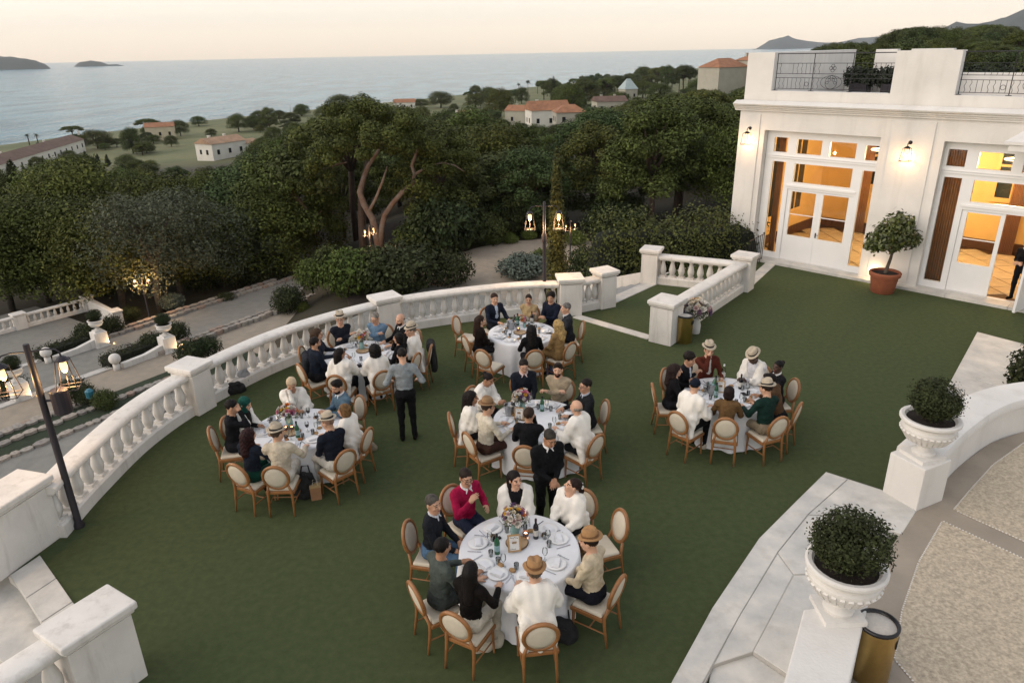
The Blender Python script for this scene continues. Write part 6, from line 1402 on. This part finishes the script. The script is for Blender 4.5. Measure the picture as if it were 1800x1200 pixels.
# ================================================================ THE SIX TABLES AND THEIR GUESTS
TABLES = {'front': (913,965), 'middle': (945,737), 'far': (918,585), 'upper left': (634,622), 'left': (522,754), 'right': (1277,694)}
TC = {}
for k, (n_, (px, py)) in enumerate(TABLES.items()):
    c = at(px, py, .75); c.z = 0; TC[n_] = c
    g = thing('dining_table', 'round table under the white cloth of the %s group' % n_, 'table', c)
    m = MB(); m.lathe([(.76,.715),(.775,.73),(.76,.75)], 32); m.build('tabletop', wood, g); m = MB(); m.lathe([(.25,0),(.06,.06),(.05,.715)], 12); m.build('pedestal', iron, g)
    o = link('tablecloth', clothmesh(k+3), None, c); o.rotation_euler = (0,0,k*1.3); tag(o, 'white cloth draped to the ground over the %s table' % n_, 'tablecloth')
W = '#e9e5dc'; BK = '#16161a'; NV = '#1b2230'
GUESTS = {
'front': [
 (745,884,'man in dark jacket and blue jeans at the left of the front table',dict(top='#1d2026',pants='#4f6a86',hair='#55504a',style='buzz',coll='#c8ccd2',pose='lap',look=(-.5,.1),skin='mid')),
 (818,838,'man in magenta red sweater gesturing at the front table',dict(top='#a31443',pants='#242c40',hair='#2b1f18',coll='#e6e6e6',pose='gesture',look=(-.2,-.05),glasses=1,skin='mid')),
 (906,841,'woman with long dark hair in a white shawl at the back of the front table',dict(top=BK,male=False,hair='#1c1212',style='long',shawl=W,pose='lap',look=(.55,.15))),
 (1000,848,'woman with white hair bow looking up at the standing man in black',dict(top=BK,male=False,hair='#2a1a16',style='pony',shawl=W,pose='lap',look=(-.75,.45),bow=1,vopen=0)),
 (1036,952,'man in tan fedora and beige sweater at the right of the front table',dict(top='#cfc0a4',pants='#1b1d26',hair='#2a1d16',hat='tan',pose='lap',look=(.1,-.1))),
 (941,1010,'person in tan fedora and white shawl with back to camera, front table',dict(top=W,pants='#2a2c33',hair='#6a5a48',hat='tan',shawl=W,pose='table',lean=.16,vopen=0)),
 (827,997,'woman with long black hair and black top at the front table',dict(top='#15110f',pants='#cfc8b8',male=False,hair='#120c0b',style='long',pose='table',look=(.25,0))),
 (778,962,'man in grey green jacket with dark hair at the front table',dict(top='#4d5550',pants='#3c413f',hair='#171110',pose='table',look=(.3,-.1),skin='tan'))],
'middle': [
 (847,658,'woman with dark bun in white robe at the middle table',dict(top=W,male=False,hair='#1d1413',style='bun',pose='clasp',look=(.15,-.35),skin='tan',pants='#2a2a2e',shawl=W)),
 (918,638,'man with glasses in navy zip sweater behind the bouquet',dict(top='#1d222c',coll='#d9c6c4',hair='#221813',glasses=1,pose='lap',look=(0,-.15))),
 (980,651,'man in beige sweater with folded arms at the middle table',dict(top='#a89a82',hair='#241a14',pose='crossed',look=(.25,.1),beard=1,style='quiff',pants='#1b1d22')),
 (1021,679,'man with glasses in black blazer at the middle table',dict(top='#1a1c20',coll='#aeb6c2',hair='#1e1511',glasses=1,pose='table',look=(.25,.05),skin='mid')),
 (1012,715,'bald man wrapped in a white shawl at the middle table',dict(top=W,hair='#8d8378',style='bald',shawl=W,pose='table',look=(-.1,0),lean=.2,vopen=0)),
 (931,726,'man in black sweater with back to camera at the middle table',dict(top='#15161a',hair='#3a2a1f',pose='chin',look=(-.25,0),skin='mid')),
 (858,716,'person in brown fedora and cream jacket at the middle table',dict(top='#dcd3bf',pants='#4a342c',hair='#4a3a30',hat='brown',pose='table',look=(-.15,-.05),glasses=1)),
 (825,694,'woman with dark wavy hair in white jacket at the middle table',dict(top=W,male=False,hair='#1f1513',style='wavy',pose='lap',look=(-.1,0),skin='tan',pants='#1a1a1e',shawl=W,vopen=0))],
'far': [
 (870,525,'man in navy blazer and pale blue shirt at the far table',dict(top='#1c2130',open='#b9c6d6',hair='#3a2619',pose='table',look=(-.3,0))),
 (929,523,'smiling woman in tan trench coat at the far table',dict(top='#b39c74',male=False,hair='#2a1c15',style='bun',pose='crossed',look=(.1,.05),skin='mid')),
 (972,521,'man in navy shirt with dark curls beside the lamp post',dict(top='#1a2031',hair='#17100e',style='curlyshort',pose='clasp',look=(.35,.0),skin='mid')),
 (994,542,'grey haired man in dark jacket at the far table',dict(top='#2a2d33',coll='#d0d4da',hair='#77736e',pose='lap',look=(.15,0))),
 (987,570,'blonde woman in tan coat at the far table',dict(top='#9d8055',male=False,hair='#c0a26a',style='wavy',pose='lap',look=(0,-.1),pants='#8a6f48')),
 (936,581,'woman with black curly hair and back to camera at the far table',dict(top='#131216',male=False,hair='#0f0b0b',style='wavy',pose='table')),
 (846,559,'woman with long brown hair in black at the far table',dict(top='#18110f',male=False,hair='#37241b',style='long',pose='lap',look=(-.15,0)))],
'upper left': [
 (555,603,'bearded man in navy sweater with jacket hung on his chair',dict(top='#18202e',hair='#1b1412',beard=1,glasses=1,pose='lap',look=(-.1,0),skin='mid',pants='#1c1b1e')),
 (583,582,'woman with curly brown hair and glasses in dark denim',dict(top='#262c38',male=False,hair='#4b3828',style='wavy',glasses=1,pose='table',look=(-.1,-.05))),
 (603,565,'man in straw fedora and dark shirt with folded arms',dict(top='#20242e',hair='#4a4038',hat='straw',glasses=1,pose='crossed',look=(-.5,.15))),
 (656,561,'grey haired man in light blue sweater with folded arms',dict(top='#6f8ca6',hair='#8c8880',glasses=1,pose='crossed',look=(0,-.1),lean=.2)),
 (703,562,'balding man in black sweater and white collar at the upper left table',dict(top='#17181b',coll='#e2e2e0',hair='#231812',style='bald',beard=1,pose='table',look=(.3,-.1))),
 (729,581,'person in straw fedora and white shawl beside a hanging black jacket',dict(top=W,hair='#77706a',hat='straw',shawl=W,pose='lap',look=(.5,0),vopen=0)),
 (699,590,'person in black with dark hair leaning on one hand',dict(top='#141317',male=False,hair='#120d0c',style='bob',pose='chin',look=(.2,.0),pants='#8d8472')),
 (658,612,'woman with big black curls in white shawl with back to camera',dict(top=W,male=False,hair='#110d0c',style='afro',shawl=W,pose='table',vopen=0)),
 (594,621,'woman with straight dark hair in white shawl smiling to her right',dict(top=W,male=False,hair='#1a1010',style='long',shawl=W,pose='gesture',look=(-.55,.05),skin='tan',vopen=0))],
'left': [
 (408,715,'man in black jacket drinking at the left table',dict(top='#15161a',hair='#15100e',pose='drink',look=(.1,-.1),skin='mid')),
 (451,704,'woman in green headscarf and white robe at the left table',dict(top='#1a1416',male=False,hair='#1d5148',style='scarf',shawl='#ece9e2',pose='lap',look=(-.1,-.25))),
 (513,686,'smiling woman in beige turban and white resting chin on hand',dict(top=W,male=False,hair='#c8b496',style='turban',pose='chin',look=(-.05,-.1),shawl=W,skin='tan',lean=.18)),
 (568,687,'man in blue grey sweater with white collar at the left table',dict(top='#566f82',coll='#e4e6ea',hair='#1b1412',style='quiff',beard=1,pose='clasp',look=(.25,-.25),skin='mid')),
 (603,716,'woman with short blond hair in white at the left table',dict(top=W,male=False,hair='#80603c',style='bob',shawl=W,pose='table',look=(.1,0),vopen=0)),
 (587,749,'man in straw fedora and navy sweater with back to camera, left table',dict(top='#1a1f2b',hair='#9a7a68',style='buzz',hat='straw',pose='lap',pants='#d8d2c6',look=(.3,-.1))),
 (484,769,'man in straw fedora and cream jacket with back to camera, left table',dict(top='#d3c7b1',hair='#5a4a3e',hat='straw',pose='wide',pants='#d9d4c8',look=(-.6,0))),
 (421,771,'woman with dark red curls in navy jacket and green skirt',dict(top='#1d2431',male=False,hair='#2c1113',style='wavy',pose='wide',pants='#123f33',look=(-.2,0)))],
'right': [
 (1190,646,'woman with brown hair in black leather jacket at the right table',dict(top='#131215',male=False,hair='#2a1b17',style='wavy',pose='wide',look=(-.1,0))),
 (1213,630,'laughing man in dark suit at the right table',dict(top='#1b1b21',open='#cdd3dc',hair='#1c1310',style='curlyshort',pose='crossed',look=(-.1,-.1),skin='mid',lean=.22)),
 (1249,618,'man in straw fedora and rust blazer drinking at the right table',dict(top='#5b2a1e',open='#ddd8cf',hair='#3a2a20',hat='straw',glasses=1,pose='drink',look=(-.1,0))),
 (1323,626,'person in straw fedora and white shawl looking down at the right table',dict(top='#d6d6da',hair='#120d0c',hat='straw',shawl=W,skin='dark',pose='clasp',look=(0,-.45))),
 (1366,640,'woman with dark bun in black with patterned white scarf',dict(top='#17171b',male=False,hair='#0f0b0a',style='bun',skin='dark',pose='lap',look=(.3,.1),coll='#dcdcd8')),
 (1355,664,'bearded man in brown sweater leaning over the right table',dict(top='#5d4530',hair='#18110e',style='quiff',beard=1,pose='table',look=(.4,-.2),skin='tan',lean=.32,tilt=-.2)),
 (1347,683,'man in straw fedora and dark green hoodie at the right table',dict(top='#16302a',pants='#8a7d68',hair='#2a1d16',hat='straw',pose='table',look=(.2,-.1))),
 (1282,684,'woman with dark bob and camel sweater with back to camera',dict(top='#6d5436',male=False,hair='#1f1211',style='bob',pose='table')),
 (1222,678,'person in dark blue cap and white shawl at the right table',dict(top=W,hair='#1a1412',cap='#161b2a',shawl=W,pose='table',look=(.2,-.15),vopen=0,lean=.18))]}
EMPTY = {'front': [((1056,956,.5),'empty medallion chair at the right of the front table')], 'far': [((862,640,.5),'empty medallion chair with its seat showing at the far table'),((822,590,.5),'empty medallion chair at the left of the far table')]}
def chair_for(loc, rz, label):
    return put(CHAIR, loc, rz, label, 'medallion chairs round the tables')
for tn, lst in GUESTS.items():
    C = TC[tn]; angs = []
    for i, (px, py, lb, S) in enumerate(lst):
        hp_ = at(px, py, 1.30); hp_.z = 0; d = (C-hp_); r = d.length; d.normalize(); L = S.get('lean', .10)
        pel = hp_-d*(math.sin(L)*.62+.03); rr = (pel-C).length; rr = min(1.22, max(.95, rr)); pel = C-d*rr; a = math.atan2(-d.y, -d.x); angs.append(a)
        rz = math.atan2(d.y, d.x)-PI/2; S = dict(S); S.setdefault('scale', 1.03 if S.get('male', True) else .99)
        person((pel.x, pel.y, 0), rz+S.get('turn', 0), S, lb)
        cp = C-d*(rr+.015); chair_for((cp.x, cp.y, 0), rz+random.uniform(-.06,.06), 'medallion chair of the '+lb if len(lb.split()) < 12 else 'medallion chair of the '+' '.join(lb.split()[:12]))
        place_setting(C, a, tn, seed=i*7+len(tn), glassy=(i % 2 == 0))
    for (px, py, z), lb in EMPTY.get(tn, []):
        p = at(px, py, z); p.z = 0; d = C-p; d.normalize(); chair_for((p.x, p.y, 0), math.atan2(d.y, d.x)-PI/2, lb); place_setting(C, math.atan2(-d.y, -d.x), tn, seed=99)
# standing people
sm = at(960,766,1.62); sm.z = 0
person((sm.x, sm.y-.02, 0), PI+.35, dict(top='#101114',coll='#e2e2e2',pants='#121316',hair='#3a3630',style='buzz',stand=True,pose='stand_clasp',look=(.1,-.35),skin='tan',scale=1.03,w=1.06), 'standing man in black sweater talking to the front table')
fm = at(719,772); person((fm.x, fm.y, 0), math.radians(8), dict(top='#8d9497',pants='#141416',hair='#17110f',stand=True,pose='stand_fore',look=(.1,-.2),scale=1.05), 'standing man in grey sweater with his back to the camera')
dp = at(1783,527,.1); person((dp.x, dp.y, .10), math.radians(120), dict(top='#131317',pants='#121318',hair='#1a1210',style='long',male=False,stand=True,pose='pray'), 'person in black standing in the open villa door')
dp = at(1800,531,.1); person((dp.x+.12, dp.y+.1, .10), math.radians(150), dict(top='#15161b',pants='#2b3448',hair='#1a1210',stand=True,pose='stand_clasp'), 'second dark clothed person at the villa door, cropped by the edge')
# ---- things on the tables
def on(px, py, h=0.0): p = at(px, py, TZ+h); p.z = TZ+.001; return p
bouquet(on(905,930,.10), 'wild flower bouquet in a vase on the front table', 1.15, 1); wood_slice(on(909,955), 'round wood slice under the menu frame on the front table'); frame(on(905,972)+Vector((0,0,.024)), math.radians(8), 'oak framed menu card on the front table'); candle(on(924,945)+Vector((0,0,.025)), 'lit tea light on the wood slice of the front table')
bottle(on(874,972), 'green', 'green water bottle with pale label on the front table'); bottle(on(942,945), 'wine', 'dark wine bottle on the front table')
g = thing('sunglasses', 'dark sunglasses case lying by the green bottle', 'glasses', on(873,948)); m = MB(); m.box((0,0,.012), (.13,.05,.024), .6); m.build('case', iron, g, bev=.008)
bouquet(on(918,715,.10), 'colourful bouquet in a vase on the middle table', 1.1, 2); bucket(on(896,728), 'steel ice bucket on the middle table', 'wine'); bottle(on(953,722), 'green', 'green water bottle on the middle table'); frame(on(912,738), math.radians(-10), 'oak framed menu card on the middle table'); wood_slice(on(922,733), 'round wood slice on the middle table')
bucket(on(898,578), 'steel ice bucket on the far table', 'wine'); bottle(on(910,572), 'green', 'green water bottle on the far table'); bottle(on(935,568), 'wine', 'dark wine bottle on the far table'); bouquet(on(922,572,.05), 'small bouquet between the bottles on the far table', .7, 3); wood_slice(on(914,585), 'round wood slice on the far table'); candle(on(911,583)+Vector((0,0,.025)), 'lit tea light on the far table')
bouquet(on(636,607,.10), 'bright bouquet in a vase on the upper left table', 1.1, 4); wood_slice(on(638,617), 'round wood slice on the upper left table'); bottle(on(632,614), 'clear', 'clear bottle beside the upper left bouquet')
g = thing('handbag', 'small black pouch on the edge of the upper left table', 'bag', on(631,645)); m = MB(); m.box((0,0,.03), (.12,.08,.06), .5); m.build('pouch', iron_dk, g, bev=.02)
bouquet(on(509,742,.10), 'wild flower bouquet in a vase on the left table', 1.15, 5); bucket(on(484,752), 'steel ice bucket on the left table', None); bottle(on(524,768), 'green', 'green water bottle on the left table'); wood_slice(on(513,760), 'round wood slice on the left table'); candle(on(514,757)+Vector((0,0,.025)), 'lit tea light on the left table'); candle(on(503,758)+Vector((0,0,.025)), 'orange tea light beside the vase on the left table')
for k, (px, py, lb) in enumerate([(541,758,'glass of red wine nearest the green bottle, left table'),(557,742,'glass of red wine in the middle of the left table'),(543,733,'glass of red wine before the man in blue grey')]):
    g = thing('wine_glass', lb, 'wine glass', on(px, py)); link('bowl', WG, g); link('wine', WGW, g)
bucket(on(1250,690), 'steel ice bucket on the right table', 'green'); bottle(on(1301,683), 'wine', 'dark wine bottle on the right table'); bottle(on(1271,665), 'clear', 'clear water bottle on the right table'); frame(on(1266,690), math.radians(-12), 'pale framed menu card on the right table'); bottle(on(1254,696)+Vector((.03,-.05,0)), 'green', 'green water bottle in front of the ice bucket, right table')
g = thing('phone', 'dark phone lying on the far table', 'phone', on(966,586)); m = MB(); m.box((0,0,.005), (.08,.15,.009), 1.2); m.build('slab', iron, g)
g = thing('phone', 'phone with patterned case on the right table', 'phone', on(1308,693)); m = MB(); m.box((0,0,.005), (.08,.15,.009), .2); m.build('slab', iron, g); 
# ---- bags and coats on the ground and chairs
blackc = M('black_canvas', (.012,.012,.013), .8, .2, 9, .4, 40); tote = M('cream_canvas', (.55,.50,.40), .9, .1, 8, .4, 50); kraft = M('kraft_paper', (.32,.17,.085), .8, .1, 9); gold_p = M('tan_paper', (.40,.28,.13), .7, .1, 9)
def soft_bag(name, loc, r, mat, label, rz=0, straps=True, cat='bag'):
    s = SDF(); x, y, z = r; s.el((0,0,z*.8), (x,y,z), k=.05).rc((-x*.6,0,z*.3),(x*.6,0,z*.3), y*.8, y*.8, k=.06).rc((-x*.4,0,z*1.4),(x*.4,0,z*1.4), y*.4, y*.4, k=.06)
    V, Q, _ = s.mesh(.022, noise=lambda g: .012*np.sin(g[...,0]*40)*np.sin(g[...,2]*30+1)); g = thing(name, label, cat, loc, rz); link('body', np_mesh(name, V, Q, [mat]), g)
    if straps:
        for sy in (-1,1): m = MB(); m.tube([(-x*.5,sy*y*.5,z*1.3),(-x*.3,sy*y*1.2,z*1.9),(x*.3,sy*y*1.2,z*1.9),(x*.5,sy*y*.5,z*1.3)], .012, 5); m.build('strap', mat, g, smooth=True)
    return g
soft_bag('duffel_bag', at(412,690), (.24,.13,.13), blackc, 'black duffel bag on the carpet by the balustrade', .5)
soft_bag('backpack', at(430,676), (.16,.11,.22), M('grey_canvas', (.36,.37,.38), .8, .15, 12, .3, 40), 'grey backpack leaning on the curved balustrade', .9)
soft_bag('backpack', at(541,872), (.17,.13,.26), blackc, 'black backpack on the carpet at the left table', .2)
soft_bag('tote_bag', at(858,1132), (.19,.13,.10), tote, 'cream tote bag under the long haired woman in black', .4)
soft_bag('handbag', at(985,1118), (.20,.14,.15), blackc, 'black handbag behind the person in tan fedora', -.3)
soft_bag('handbag', at(1243,782), (.16,.11,.07), tote, 'black and white bag on the carpet under the right table', .7)
soft_bag('handbag', at(962,655), (.13,.1,.09), M('blue_bag', (.03,.06,.16), .7, .1, 9), 'blue bag under the blonde woman at the far table', .2)
soft_bag('shoulder_bag', at(652,790), (.10,.07,.07), M('khaki_bag', (.25,.21,.15), .8, .1, 9), 'khaki bag hanging at the right chair of the left table', .2)
g = thing('paper_bag', 'brown paper carrier bag beside the black backpack', 'bag', at(557,876), .25); m = MB(); m.box((0,0,.12), (.17,.10,.24), taper=1.05); m.build('body', kraft, g, bev=.004); m = MB(); m.box((0,0,.25), (.18,.104,.05)); m.build('fold', gold_p, g)
for sy in (-1,1): m = MB(); m.tube([(-.05,sy*.04,.26),(-.03,sy*.04,.34),(.03,sy*.04,.34),(.05,sy*.04,.26)], .005, 5); m.build('handle', tote, g)
def coat(px, py, mat, label, tn):
    p = at(px, py, .7); p.z = 0; C = TC[tn]; d = (C-p).normalized(); s = SDF()
    s.rc((-.19,0,.86),(.19,0,.86), .07, .07, k=.05).rc((-.18,-.02,.82),(-.20,-.06,.36), .075, .06, k=.06).rc((.18,-.02,.82),(.2,-.06,.32), .075, .06, k=.06).rc((0,-.02,.82),(0,-.07,.30), .09, .07, k=.08)
    V, Q, _ = s.mesh(.02, noise=lambda g: .011*np.sin(g[...,0]*48+g[...,2]*9)); g = thing('jacket', label, 'jacket', (p.x, p.y, 0), math.atan2(d.y, d.x)-PI/2); link('cloth', np_mesh('jacket', V, Q, [mat]), g)
coat(541,640, M('navy_wool', (.012,.014,.022), .9, .2, 9, .4, 40), 'dark navy jacket hung over the leftmost chair of the upper left table', 'upper left'); coat(757,618, blackc, 'black jacket hung over a chair at the upper left table', 'upper left')
# posy beside the brass bin
bouquet(at(1222,585), 'white and pink flower arrangement on the ground beside the brass bin', 2.3, 8, M('white_vase', (.7,.68,.64), .4, .05, 5))
# ================================================================ AIR
hz = bpy.data.materials.new('haze_air'); hz.use_nodes = True; t = hz.node_tree; t.nodes.clear(); o_ = t.nodes.new('ShaderNodeOutputMaterial'); pv = t.nodes.new('ShaderNodeVolumePrincipled')
pv.inputs['Color'].default_value = (.86,.90,.95,1); pv.inputs['Density'].default_value = 5e-5; pv.inputs['Anisotropy'].default_value = .2; t.links.new(pv.outputs[0], o_.inputs['Volume'])
mb = MB(); mb.box((0,5300,232), (22400,11600,530)); HZ = mb.build('haze', hz); tag(HZ, kind='stuff')
